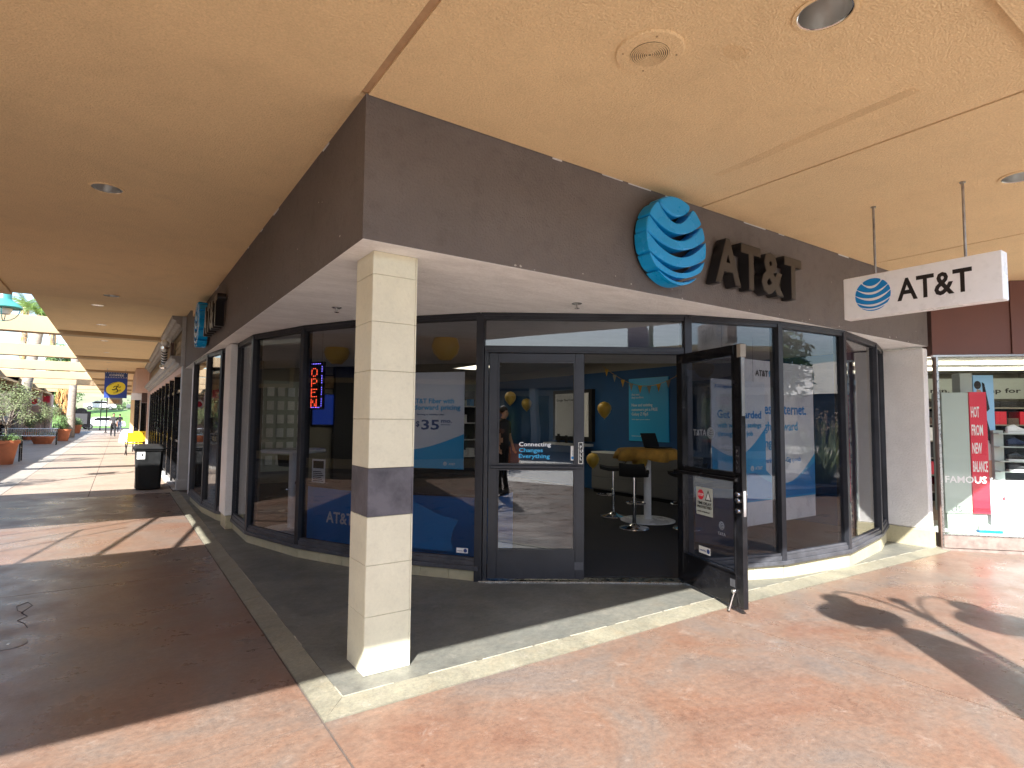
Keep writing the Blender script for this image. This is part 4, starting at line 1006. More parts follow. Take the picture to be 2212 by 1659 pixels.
# shelving with red shoe boxes
t = thing('shoe_box_shelf', tuple(onF(FS, 2.6, -4.0, 0)), 'white shelving packed with red shoe boxes at the back of the shoe shop', 'shelf')
mb = MB(); mb.fbox(FS, .3, 4.4, -4.4, -4.35, 0, 1.95); obj('back_panel', mb, 'cshirt', t)
for k in range(6): mb = MB(); mb.fbox(FS, .3, 4.4, -4.34, -3.95, .2+k*.32, .225+k*.32); obj('shelf_board', mb, 'cream', t)
for k in range(5):
    for q in range(20):
        if random.random() < .12: continue
        mb = MB(); a = .34+q*.2; mb.fbox(FS, a, a+.18, -4.3, -3.98, .226+k*.32, .226+k*.32+random.choice([.12, .24, .25])); obj('shoe_box', mb, random.choice(['red', 'red', 'browntile', 'signwhite', 'cshirt']), t)
t = thing('slogan_board', tuple(onF(FS, 2.4, -4.6, 2.0)), 'cream board with dark slogan above the shoe box shelves', 'sign')
mb = MB(); mb.fbox(FS, .6, 4.4, -4.42, -4.39, 2.0, 2.4); obj('board', mb, 'panelgrey', t)
text('lettering', 'run, and jump for joy', onF(FS, 2.05, -4.385, 2.12), us, .09, 'letblk', t, .003, .015, 1.9)
# grey display column with red face
t = thing('display_tower', tuple(onF(FS, .5, -.5, .30)), 'pale grey display box with a red front and white capitals in the shoe shop window', 'display')
Fb = (FS[0]-nsn*.5, us, nsn)
mb = MB(); mb.fbox(Fb, .33, .656, -.26, 0, .30, 1.935); obj('side_panel', mb, 'panelgrey', t, bevel=.003)
mb = MB(); mb.fbox(Fb, .66, .865, -.24, .012, .305, 1.94); obj('red_panel', mb, 'red', t)
for i, (wd_, ww) in enumerate((('HOT', .10), ('FROM', .135), ('NEW', .115), ('BALANCE', .175))): text('lettering', wd_, onF(Fb, .675, .0125, 1.60-i*.245), us, .145, 'white', t, .001, .02, ww)
mb = MB(); mb.fbox(Fb, .36, .84, -.22, -.02, .09, .30); obj('display_foot', mb, 'panelgrey', t)
t = thing('display_tower', tuple(onF(FS, .95, -.9, .1)), 'rear display box carrying a tall photo print of an exercising figure on sky blue', 'display')
Fc = (FS[0]-nsn*.9, us, nsn)
mb = MB(); mb.fbox(Fc, .77, .925, -.2, 0, .10, 2.23); obj('side_panel', mb, 'panelgrey', t)
mb = MB(); mb.fbox(Fc, .93, 1.185, -.2, .01, .55, 2.20); obj('photo_panel', mb, 'skyprint', t)
def flat(pts, mt, d0=.0105, d1=.012): mb = MB(); mb.slabpoly(pts, Fc[0], us, nsn, d0, d1); obj('photo_print', mb, mt, t)
flat([(.985+.045*math.cos(a), 2.06+.06*math.sin(a)) for a in [k*math.pi/6 for k in range(12)]], 'hair')
flat([(.975, 2.0), (1.02, 1.99), (1.06, 1.86), (1.04, 1.70), (.97, 1.68), (.95, 1.85)], 'skin')
flat([(1.04, 2.10), (1.07, 2.08), (1.125, 1.72), (1.09, 1.68), (1.055, 1.85)], 'cblack', .012, .0135)
flat([(.96, 1.72), (1.05, 1.74), (1.10, 1.50), (1.15, 1.25), (1.11, 1.22), (1.03, 1.42)], 'cblack', .012, .0135)
flat([(1.03, 1.30), (1.17, 1.25), (1.16, 1.02), (1.05, .98), (1.0, 1.12)], 'cwhite', .012, .0135)
flat([(1.06, 1.0), (1.14, 1.0), (1.12, .75), (1.07, .75)], 'skin', .0135, .0145)
# shoe stands and shoes
def shoe(F, s, n0, z, c1, c2, lb):
    t = thing('shoe', tuple(onF(F, s, n0, z)), lb, 'shoe', 'sport shoes on show in the shoe shop')
    L = .27; k = 10; up = []; 
    prof = [(0, .072, .030), (.10, .085, .036), (.22, .10, .038), (.35, .105, .040), (.48, .082, .042), (.62, .062, .046), (.78, .048, .048), (.92, .034, .040), (1.0, .018, .018)]
    vs = []; n8 = 8
    for a, h, wd in prof:
        for j in range(n8):
            th = 2*math.pi*j/n8; vs.append(onF(F, s+a*L, n0+wd*math.cos(th), z+.02+h*.5+h*.5*math.sin(th)))
    mb = MB(); mb.add(vs, [(i*n8+j, i*n8+(j+1) % n8, (i+1)*n8+(j+1) % n8, (i+1)*n8+j) for i in range(len(prof)-1) for j in range(n8)]+[tuple(range(n8-1, -1, -1)), tuple(range(8*n8, 9*n8))]); obj('upper', mb, c1, t, True)
    mb = MB(); pts = [(s-.006, .036), (s+.10*L, .042), (s+.4*L, .044), (s+.7*L, .05), (s+.95*L, .040), (s+1.03*L, .012)]
    poly = [F[0]+F[1]*a+F[2]*(n0+b) for a, b in pts]+[F[0]+F[1]*a+F[2]*(n0-b) for a, b in pts[::-1]]
    mb.prism([(p.x, p.y) for p in poly], z, z+.026); obj('sole', mb, c2, t)
Fd = (FS[0]-nsn*.8, us, nsn)
t = thing('shoe_stand', tuple(onF(Fd, 1.5, 0, .1)), 'grey shoe display stand with four shelves at the right edge', 'stand')
mb = MB(); mb.fbox(Fd, 1.12, 1.24, -.16, -.02, .085, 1.42); obj('post', mb, 'panelgrey', t)
mb = MB(); mb.fbox(Fd, 1.24, 2.2, -.2, -.17, .085, 1.42); obj('back', mb, 'cshirt', t)
for z in (.86, 1.0, 1.20, 1.38): mb = MB(); mb.fbox(Fd, 1.12, 2.2, -.17, .10, z-.012, z); obj('shelf_board', mb, 'panelgrey', t)
cc = [('cshirt', 'white', 'black shoe on the lowest shelf of the stand, left'), ('letblk', 'white', 'black shoe on the second lowest shelf of the stand, left'), ('cdenim', 'cshirt', 'dark shoe on the second highest shelf of the stand, left'), ('white', 'white', 'white shoe on the top shelf of the stand, left')]
for z, (a, b, lb) in zip((.86, 1.0, 1.20, 1.38), cc):
    shoe(Fd, 1.27, .0, z, a, b, lb); shoe(Fd, 1.62, .0, z, random.choice(['red', 'skyprint', 'cshirt']), 'white', lb.replace('left', 'right').replace('black', 'second').replace('white', 'second').replace('dark', 'second'))
Fe = (FS[0]-nsn*.6, us, nsn)
t = thing('display_block', tuple(onF(Fe, 1.2, 0, .1)), 'white display block with pink capitals in the shoe shop window', 'display')
mb = MB(); mb.fbox(Fe, .93, 2.0, -.25, 0, .09, .73); obj('block', mb, 'poster', t, bevel=.004)
text('lettering', 'FAMOUS', onF(Fe, 1.02, .001, .46), us, .085, 'red', t, .001, .015, .17)
shoe(FS, .62, -.32, .086, 'white', 'blue2', 'white and blue shoe lying on the shoe shop window floor')
# window lettering
lt = thing('window_lettering', tuple(onF(FS, .05, .005, .76)), 'white shop name lettering on the shoe shop window', 'lettering')
text('lettering', 'FAMOUS', onF(FS, .09, .0055, .755), us, .085, 'white', lt, .001, .02, .47)
text('lettering', 'footwear', onF(FS, .60, .0055, .755), us, .075, 'white', lt, .001, .0, .34)

# ================================================================== LEFT WALKWAY: barber and further shops
FBb = (Vector((1.05, 29.0, 0)), Vector((0, -1, 0)), Vector((-1, 0, 0)))     # s from far end towards camera
LB = 15.3
bs = thing('barber_shop', (1.05, 21, 0), 'barber shop front with tan shingles, grey cornices and dark glazing along the walkway', 'shop')
mb = MB(); mb.fbox(FBb, 0, LB, -.5, -.06, 2.75, 3.6); obj('shingle_backing', mb, 'shingle', bs)
for r_ in range(4):
    for c_ in range(24):
        a = c_*LB/24+(r_ % 2)*.3; b = min(a+LB/24-.015, LB)
        if b-a < .1: continue
        mb = MB(); z0 = 2.78+r_*.165; p = [FBb[0]+FBb[1]*q for q in (a, b)]
        x_o = 1.05
        mb.hexa([(x_o+.07, p[0].y, z0+.16), (x_o+.02, p[0].y, z0), (x_o+.02, p[1].y, z0), (x_o+.07, p[1].y, z0+.16), (x_o+.085, p[0].y, z0+.17), (x_o+.04, p[0].y, z0+.17), (x_o+.04, p[1].y, z0+.17), (x_o+.085, p[1].y, z0+.17)])
        obj('shingle', mb, 'shingle', bs)
def cornice(z, h, out, s0=0, s1=LB):
    prof = [(0, 0), (out*.25, 0), (out*.3, h*.25), (out*.6, h*.35), (out*.65, h*.6), (out*.95, h*.72), (out, h), (0, h)]
    mb = MB(); vs = [(1.05-a, 29-s0, z+b) for a, b in prof]+[(1.05-a, 29-s1, z+b) for a, b in prof]; k = len(prof)
    mb.add(vs, [tuple(range(k)), tuple(range(2*k-1, k-1, -1))]+[(i, (i+1) % k, k+(i+1) % k, k+i) for i in range(k)]); return obj('cornice', mb, 'greywood', bs)
cornice(3.38, .235, .22, 0, LB-.1); cornice(2.58, .20, .20, 0, LB-.1)
mb = MB(); mb.fbox(FBb, 0, LB-.3, -.2, .0, 2.44, 2.575); obj('fascia_strip', mb, 'pinkst', bs)
mb = MB(); mb.fbox(FBb, LB-.28, LB, -.3, .0, 0, 2.58); obj('pilaster', mb, 'lightwood', bs, bevel=.01)
mb = MB(); mb.fbox(FBb, LB-.30, LB+.02, -.3, .02, 0, .22); obj('pilaster_base', mb, 'lightwood', bs, bevel=.01)
mb = MB(); mb.fbox(FBb, LB-.06, LB, -.3, .03, 2.58, 3.6); obj('end_board', mb, 'lightwood', bs)
for i in range(8):
    mb = MB(); mb.fbox(FBb, 0, .9, -.2, .0, .03+i*.30, .32+i*.30); obj('wall_board', mb, 'lightwood', bs, bevel=.006)
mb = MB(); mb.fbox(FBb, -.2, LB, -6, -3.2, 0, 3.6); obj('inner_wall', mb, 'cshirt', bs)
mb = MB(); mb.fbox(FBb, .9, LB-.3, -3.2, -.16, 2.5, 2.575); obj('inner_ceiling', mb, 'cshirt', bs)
nwin = 9; w0 = .92; wl = (LB-.3-.92)/nwin
for i in range(nwin):
    a = w0+i*wl
    mb = MB(); mb.fbox(FBb, a, a+.07, -.16, .01, .0, 2.44); obj('mullion', mb, 'black', bs)
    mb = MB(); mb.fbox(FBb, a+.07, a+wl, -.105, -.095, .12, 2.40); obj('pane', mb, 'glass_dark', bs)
    mb = MB(); mb.fbox(FBb, a+.07, a+wl, -.15, -.02, .0, .12); obj('rail', mb, 'black', bs)
    for z0, z1 in ((2.05, 2.11), (.95, 1.0)): mb = MB(); mb.fbox(FBb, a+.07, a+wl, -.14, -.04, z0, z1); obj('rail', mb, 'black', bs)
mb = MB(); mb.fbox(FBb, 7.7, 7.75, .0, .05, .95, 1.2); obj('door_handle', mb, 'chrome', bs)
mb = MB(); mb.prism([(.99, 13.7), (1.09, 13.7), (1.05, 29), (.75, 29)], .002, .03); obj('door_step', mb, 'lightwood', bs)
# barber pole
bp = thing('barber_pole', (.86, 16.4, 2.75), 'barber pole with black and white stripes and a white globe on the shingled front', 'barber pole')
mb = MB(); mb.box(.98, 16.2, 2.62, 1.045, 16.6, 3.32); obj('backplate', mb, 'browntile', bp)
mb = MB(); mb.lathe([(.05, 0), (.085, .03), (.085, .09), (.06, .11)], (.86, 16.4, 2.68), 18); mb.lathe([(.06, .55), (.085, .57), (.085, .62), (.05, .65)], (.86, 16.4, 2.60), 18); obj('cap', mb, 'chrome', bp, True)
for k in range(6):
    mb = MB(); n = 18; vs = []; z0 = 2.79+k*.062
    for z_ in (0, .034):
        vs += [(.86+.066*math.cos(2*math.pi*j/n), 16.4+.066*math.sin(2*math.pi*j/n), min(z0+z_+.05*math.sin(2*math.pi*j/n), 3.17)) for j in range(n)]
    mb.add(vs, [(j, (j+1) % n, n+(j+1) % n, n+j) for j in range(n)]); obj('stripe', mb, 'letblk', bp)
mb = MB(); mb.lathe([(.0645, 0), (.0645, .40)], (.86, 16.4, 2.78), 18); obj('cylinder', mb, 'white', bp)
mb = MB(); mb.ball((.86, 16.4, 3.32), .085); obj('globe', mb, 'white', bp, True)
mb = MB(); mb.tube([(.86, 16.4, 2.73), (1.0, 16.4, 2.73)], .015, 6); mb.tube([(.86, 16.4, 3.21), (1.0, 16.4, 3.21)], .015, 6); obj('bracket', mb, 'chrome', bp)
# next building with pink box fascia, brown panels and teal glass
nb = thing('far_shop', (1, 36, 0), 'far shop with pale pink box fascia and brown panels beyond the barber', 'shop')
mb = MB(); mb.box(.54, 29.6, 2.56, 3, 36, 3.6); obj('fascia', mb, 'pinkst', nb, bevel=.01)
mb = MB(); mb.box(1.0, 29.05, 0, 3, 29.6, 3.6); obj('end_wall', mb, 'pinkst', nb)
for k in range(2): mb = MB(); mb.box(.80+k*.26, 30.0, 2.13, 1.05+k*.26, 30.2, 2.55); obj('brown_panel', mb, 'browntile', nb)
mb = MB(); mb.box(.42, 30.3, 2.25, .80, 30.6, 2.55); obj('box_sign', mb, 'signwhite', nb)
for k, (a, b) in enumerate(((30.9, 33.4), (33.5, 36.0))):
    mb = MB(); mb.box(.70, a, .35, .715, b, 2.5); obj('pane', mb, 'glass_dark', nb)
mb = MB(); mb.box(.80, 30.25, .85, 1.5, 30.27, 2.12); obj('pane', mb, 'glass_dark', nb); mb = MB(); mb.box(.78, 30.2, 0, 1.6, 30.4, .85); obj('low_wall', mb, 'browntile', nb)
for a in (30.85, 33.42, 36.0): mb = MB(); mb.box(.66, a, 0, .76, a+.08, 2.56); obj('mullion', mb, 'black', nb)
mb = MB(); mb.box(.68, 30.9, 0, .75, 36, .35); obj('low_wall', mb, 'lightwood', nb)
mb = MB(); mb.box(2.6, 30.4, 0, 3, 36, 2.56); obj('inner_wall', mb, 'cshirt', nb)
mb = MB(); mb.box(.95, 36.2, 0, 4, 66, 3.6); obj('row_wall', mb, 'jewel', nb)
for k in range(9):
    mb = MB(); mb.box(.93, 37+k*3.1, .1, .949, 39.4+k*3.1, 2.5); obj('window', mb, 'glass_dark', nb)
mb = MB(); mb.box(.55, 40, 0, .95, 40.35, 3.6); mb2 = MB(); obj('pilaster', mb, 'stucco', nb)
# coffee banner
cb = thing('coffee_banner', (-.15, 31, 3.6), 'blue hanging banner with a yellow running figure badge and white lettering over the walkway', 'banner')
mb = MB(); mb.box(-.58, 30.98, 2.33, .26, 31.02, 3.22); obj('banner_sheet', mb, 'bannerblue', cb)
mb = MB(); mb.box(-.58, 30.98, 3.225, .26, 31.02, 3.47); obj('top_strip', mb, 'navy', cb)
text('lettering', 'COFFEE', Vector((-.42, 30.975, 3.30)), UX, .085, 'white', cb, .003, .01, .54)
mb = MB()
for k in range(9):
    for z_ in (3.245, 3.44): mb.box(-.55+k*.093, 30.972, z_-.012, -.52+k*.093, 30.979, z_+.012)
obj('dot_border', mb, 'white', cb, kind='stuff')
mb = MB(); c_, s_ = math.cos(.45), math.sin(.45)
mb.slabpoly([(-.16+.37*math.cos(a)*c_-.27*math.sin(a)*s_, 2.76+.37*math.cos(a)*s_+.27*math.sin(a)*c_) for a in [k*math.pi/16 for k in range(32)]], (0, 30.979, 0), UX, Vector((0, -1, 0)), 0, .003); obj('badge', mb, 'banneryel', cb)
Fk = Vector((0, 30.975, 0))
def stick(pts, w_=.022):
    mb = MB()
    for (a, b), (c, d) in zip(pts, pts[1:]):
        v = Vector((c-a, d-b)); l_ = v.length; p = Vector((-v.y, v.x))/l_*w_; mb.slabpoly([(a+p.x, b+p.y), (a-p.x, b-p.y), (c-p.x, d-p.y), (c+p.x, d+p.y)], Fk, UX, Vector((0, -1, 0)), 0, .003)
    obj('runner_figure', mb, 'letblk', cb)
stick([(-.10, 2.86), (-.15, 2.74), (-.08, 2.68), (-.12, 2.58)]); stick([(-.15, 2.74), (-.22, 2.69), (-.30, 2.70)]); stick([(-.10, 2.85), (-.20, 2.85), (-.25, 2.79)], .015); stick([(-.10, 2.85), (-.03, 2.80), (.02, 2.84)], .015); stick([(-.08, 2.89), (-.07, 2.93)], .03)
text('lettering', 'MARATHON', Vector((-.42, 30.975, 2.86)), Vector((.86, 0, .5)).normalized(), .05, 'letblk', cb, .003, .01, .34, up=Vector((-.5, 0, .86)).normalized())
text('lettering', 'COFFEE', Vector((-.22, 30.975, 2.52)), Vector((.86, 0, .5)).normalized(), .05, 'letblk', cb, .003, .01, .30, up=Vector((-.5, 0, .86)).normalized())
for x in (-.5, .18): mb = MB(); mb.tube([(x, 31, 3.47), (x, 31, 3.62)], .01, 6); obj('rod', mb, 'zinc', cb)
sg = thing('hanging_sign', (-.2, 36, 3.6), 'small pale sign with a brown plaque hung below and behind the blue banner', 'sign')
mb = MB(); mb.box(-.5, 35.97, 2.12, .12, 36.03, 2.46); obj('sign_board', mb, 'cream', sg); mb = MB(); mb.box(-.42, 35.955, 2.2, .0, 35.969, 2.38); obj('plaque', mb, 'wood', sg)
for x in (-.45, .07): mb = MB(); mb.tube([(x, 36, 2.46), (x, 36, 3.62)], .008, 6); obj('rod', mb, 'zinc', sg)

# wheelie bin
b0 = Vector((.56, 14.3, 0)); wb = thing('wheelie_bin', tuple(b0), 'black wheeled rubbish bin with domed lid and white label before the barber shop', 'bin')
def rr(hw, hd, c=.05): return [(-hw+c, -hd), (hw-c, -hd), (hw, -hd+c), (hw, hd-c), (hw-c, hd), (-hw+c, hd), (-hw, hd-c), (-hw, -hd+c)]
def loft(mb, secs, c=b0):
    vs = []; k = len(secs[0][0])
    for pts, z in secs: vs += [c+Vector((x, y, z)) for x, y in pts]
    mb.add(vs, [(i*k+j, i*k+(j+1) % k, (i+1)*k+(j+1) % k, (i+1)*k+j) for i in range(len(secs)-1) for j in range(k)]+[tuple(range(k-1, -1, -1)), tuple(range((len(secs)-1)*k, len(secs)*k))])
M['binblack'] = mat('bin_plastic', (.014, .015, .016), .45, ns=5, amt=.3, bump=.2, bs=80)
mb = MB(); loft(mb, [(rr(.215, .25), .02), (rr(.22, .26), .06), (rr(.25, .31), .80), (rr(.275, .335), .81), (rr(.275, .335), .85)]); obj('body', mb, 'binblack', wb, True)
mb = MB(); loft(mb, [(rr(.285, .35), .853), (rr(.285, .35), .875), (rr(.22, .28), .915), (rr(.10, .15), .93)]); obj('lid', mb, 'binblack', wb, True)
mb = MB(); mb.tube([b0+Vector((-.24, .40, .88)), b0+Vector((.24, .40, .88))], .018, 8); mb.tube([b0+Vector((-.24, .40, .88)), b0+Vector((-.24, .32, .86))], .018, 8); mb.tube([b0+Vector((.24, .40, .88)), b0+Vector((.24, .32, .86))], .018, 8); obj('handle', mb, 'binblack', wb, True)
for s_ in (-.2, .2): mb = MB(); mb.lathe([(.1, -.025), (.1, .025)], b0+Vector((s_, .27, .1)), 18, (1, 0, 0)); obj('wheel', mb, 'rubber', wb)
mb = MB(); mb.box(.56-.22, 14.3-.312, .64, .56-.08, 14.3-.300, .79); o = obj('label_sheet', mb, 'signwhite', wb); text('lettering', '1', Vector((.56-.14, 14.3-.3125, .70)), UX, .05, 'letblk', wb, .001, .01, .03)
mb = MB(); mb.box(.56-.29, 13.94, .846, .56+.29, 13.955, .87); obj('front_lip', mb, 'binblack', wb)

# yellow directors chairs
def yellow_chair(x, y, rz, lb):
    t = thing('yellow_chair', (0, 0, 0), lb, 'chair', 'yellow folding chairs outside the barber shop')
    for a in (-.26, .26):
        mb = MB(); mb.tube([(a, -.2, 0), (a, .2, .45), (a, .24, .88)], .018, 6); mb.tube([(a, .2, 0), (a, -.2, .45), (a, -.2, .62), (a, .22, .62)], .018, 6); obj('side_frame', mb, 'black', t)
    mb = MB(); mb.box(-.27, -.21, .44, .27, .21, .47); obj('seat', mb, 'yplast', t, bevel=.01)
    mb = MB(); mb.box(-.27, .215, .52, .27, .245, .88); obj('backrest', mb, 'yplast', t, bevel=.01)
    t.location = (x, y, 0); t.rotation_euler = (0, 0, rz); return t
yellow_chair(.55, 27.2, math.pi+.15, 'yellow folding chair nearer the camera beyond the bin, partly in the sun'); yellow_chair(.82, 30.0, math.pi, 'yellow folding chair behind the sunlit one, against the brown low wall')
t = thing('cloth_table', (.5, 42, 0), 'table under a white cloth further down the walkway', 'table')
mb = MB(); mb.lathe([(.46, 0), (.42, .3), (.38, .70), (.38, .74)], (.5, 42, 0), 20); obj('tablecloth', mb, 'white', t, True)

# ---- plants
def leafcloud(mb, c, r, n, ls, rng, flat_=1.0):
    for _ in range(n):
        d = Vector((rng.gauss(0, 1), rng.gauss(0, 1), rng.gauss(0, 1)*flat_)).normalized()*r*(rng.random()**.45); p = Vector(c)+d
        a = Vector((rng.gauss(0, 1), rng.gauss(0, 1), rng.gauss(0, 1))).normalized(); b = a.orthogonal().normalized(); a = a*ls*rng.uniform(.6, 1.3); b = b*ls*.3
        mb.add([p-a, p+b, p+a, p-b], [(0, 1, 2, 3)])
def pot(x, y, rt, h, nm, lb, cat='potted tree'):
    t = thing(nm, (x, y, 0), lb, cat)
    mb = MB(); mb.lathe([(rt*.62, 0), (rt*.64, .02), (rt*.9, h*.86), (rt, h*.87), (rt, h), (rt*.88, h), (rt*.85, h*.9), (.01, h*.9)], (x, y, 0), 28); obj('pot', mb, 'terracotta', t, True)
    mb = MB(); mb.lathe([(.01, h*.9), (rt*.84, h*.93), (.01, h*.95)], (x, y, 0), 20); obj('soil', mb, 'soil', t); return t
def olive(x, y, rt, h, tz, cr, lb, seed, under=True):
    rng = random.Random(seed); t = pot(x, y, rt, h, 'olive_tree', lb)
    mb = MB(); base = Vector((x, y, h*.93)); mid = Vector((x+.05, y, tz-cr*1.0))
    mb.tube([base, base.lerp(mid, .5)+Vector((.03, .02, 0)), mid], [.035, .028, .024], 8)
    tips = []
    for k in range(9):
        a = k*2.4+rng.random(); e = mid+Vector((math.cos(a)*cr*.75*rng.uniform(.5, 1), math.sin(a)*cr*.75*rng.uniform(.5, 1), cr*rng.uniform(.3, 1.5)))
        m_ = mid.lerp(e, .5)+Vector((0, 0, -.06)); mb.tube([mid, m_, e], [.018, .012, .005], 6); tips += [e, m_.lerp(e, .6)]
        for q in range(3):
            e2 = e+Vector((rng.gauss(0, .5), rng.gauss(0, .5), rng.uniform(-.1, .5)))*cr*.5; mb.tube([m_.lerp(e, .5), e2], [.007, .003], 4); tips.append(e2)
    obj('trunk', mb, 'bark', t, True)
    mb = MB()
    for e in tips: leafcloud(mb, e, cr*.30, 75, .035, rng)
    obj('crown', mb, 'olive', t, kind='stuff')
    if under:
        mb = MB()
        for k in range(9): a = k*.7; leafcloud(mb, (x+rt*.7*math.cos(a), y+rt*.7*math.sin(a), h+.06), .17, 60, .04, rng)
        obj('underplanting', mb, 'shrub', t, kind='stuff')
    return t
olive(-2.92, 23.6, .42, .74, 1.95, .78, 'olive tree in a big terracotta pot cut by the left edge', 3)
olive(-3.35, 15.2, .42, .74, 1.9, .7, 'potted olive tree just off the left edge, mirrored in a shop window', 5)
olive(-3.35, 40.2, .60, .42, 1.75, .75, 'olive tree in a wide low red planter behind the long bench', 8)
def shrubpot(x, y, rt, h, lb, seed, top=.5):
    rng = random.Random(seed); t = pot(x, y, rt, h, 'potted_shrub', lb, 'potted plant'); mb = MB()
    for k in range(10): leafcloud(mb, (x+rng.gauss(0, .2), y+rng.gauss(0, .2), h+rng.uniform(.05, top)), .25, 70, .06, rng)
    obj('foliage', mb, 'shrub', t, kind='stuff')
shrubpot(-2.75, 44.5, .40, .72, 'leafy shrub in a terracotta pot right of the long bench', 11, .7)
shrubpot(-3.05, 64, .42, .75, 'leafy shrub in a small far terracotta pot right of the thick palm trunk', 12, .5)
shrubpot(-4.6, 47, .5, .5, 'dark shrub in a pot between bench and far shopfront', 13, .9)
def frond(mb, root, az, L, droop, w_=.45, n=9, el=.9):
    pts = []; p = Vector(root); e = el
    for i in range(n+1):
        pts.append(p.copy()); p = p+Vector((math.cos(az)*math.cos(e), math.sin(az)*math.cos(e), math.sin(e)))*(L/n); e -= droop/n
    side = Vector((-math.sin(az), math.cos(az), 0))
    for i in range(1, n+1):
        q = pts[i]; f = (i/n); ww = w_*math.sin(math.pi*min(1, f*.85+.15))+.05; t = (pts[i]-pts[i-1])
        for s_ in (-1, 1):
            for k in range(3):
                o = pts[i-1].lerp(q, k/3); e_ = o+side*s_*ww+t*1.1-ZV*ww*.5; mb.add([o-t*.10, o+t*.12, e_], [(0, 1, 2)])
    mb.tube(pts, [.03-.022*i/n for i in range(n+1)], 5)
def palm(x, y, h, r_, lb, seed, lean=(0, 0), skirt=0, fr=True, L=2.2):
    rng = random.Random(seed); t = thing('palm_tree', (x, y, 0), lb, 'palm'); mb = MB(); k = int(h/.22); n = 14; pts = []
    for i in range(k+1):
        f = i/k; pts.append(((x+lean[0]*f, y+lean[1]*f, h*f), r_*(1.25-.3*min(1, f*4))*(1+.05*(i % 2))))
    mb.tube([p for p, _ in pts], [q for _, q in pts], n); obj('trunk', mb, 'palmbark', t, True)
    top = Vector((x+lean[0], y+lean[1], h))
    if fr:
        for i in range(20):
            mb = MB(); frond(mb, top, i*2.399, L*rng.uniform(.85, 1.1), rng.uniform(1.2, 2.3), .4, 9, rng.uniform(.1, 1.2)); obj('frond', mb, 'frond', t)
    if skirt:
        mb = MB()
        for i in range(420):
            a = rng.random()*6.28; z = h-rng.random()*skirt; rr_ = r_+.05+rng.random()*.35; p = Vector((top.x+math.cos(a)*rr_, top.y+math.sin(a)*rr_, z)); d = Vector((math.cos(a)*.15, math.sin(a)*.15, -rng.uniform(.4, .9))); s_ = Vector((-math.sin(a), math.cos(a), 0))*.035
            mb.add([p-s_, p+s_, p+d+s_*.4, p+d-s_*.4], [(0, 1, 2, 3)])
        obj('dead_frond_skirt', mb, 'deadfrond', t, kind='stuff')
    return t
palm(-4.95, 44, 7.5, .27, 'tall grey palm trunk rising through the court beams behind the long bench', 21, (.9, 0), 0)
palm(-2.85, 51.6, 8.5, .25, 'thick grey palm trunk beside the sunlit walkway', 22, (.15, 0), 0, True)
palm(-3.55, 58, 4.6, .24, 'short palm with an orange skirt of dead fronds left of the thick trunk', 23, (0, 0), 2.6, True, 1.6)
palm(-8.7, 110, 17.5, .36, 'tall far palm with shaggy skirt seen between the court beams, right one', 24, (.05, 0), 9.5, True, 4.2)
palm(-12.0, 110, 17.5, .36, 'tall far palm with shaggy skirt at the very left edge between the court beams', 25, (0, 0), 9.5, True, 4.2)
def tree(x, y, h, cr, lb, seed, mt='shrub', ls=.12, n=260):
    rng = random.Random(seed); t = thing('broadleaf_tree', (x, y, 0), lb, 'tree'); mb = MB(); mb.tube([(x, y, 0), (x+.1, y, h*.4), (x, y, h*.75)], [.18, .13, .06], 8)
    cs = []
    for k in range(12):
        a = k*2.4; e = Vector((x+math.cos(a)*cr*rng.uniform(.2, .75), y+math.sin(a)*cr*rng.uniform(.2, .75), h-cr*.8+rng.uniform(-.6, .6)*cr)); mb.tube([(x, y, h*.4), e], [.07, .02], 5); cs.append(e)
    obj('trunk', mb, 'bark', t, True); mb = MB()
    for e in cs: leafcloud(mb, e, cr*.42, n, ls, rng)
    obj('crown', mb, mt, t, kind='stuff')
tree(-6.7, 104, 11.5, 2.6, 'tall light green tree whose top shows between the court beams', 31, ls=.25)
for i, (x, y, h, cr, lb) in enumerate(((-7, 104, 5.5, 2.6, 'dark tree at the left end of the far lawn'), (-1, 128, 5, 3, 'tree on the hill beyond the lawn, middle'), (6, 132, 5.5, 3, 'tree on the hill beyond the lawn, right'), (-12, 118, 7, 3.5, 'broad tree far left beyond the court'), (3, 118, 3.5, 2, 'low tree above the parked cars'))):
    tree(x, y, h, cr, lb, 40+i, ls=.28, n=120)

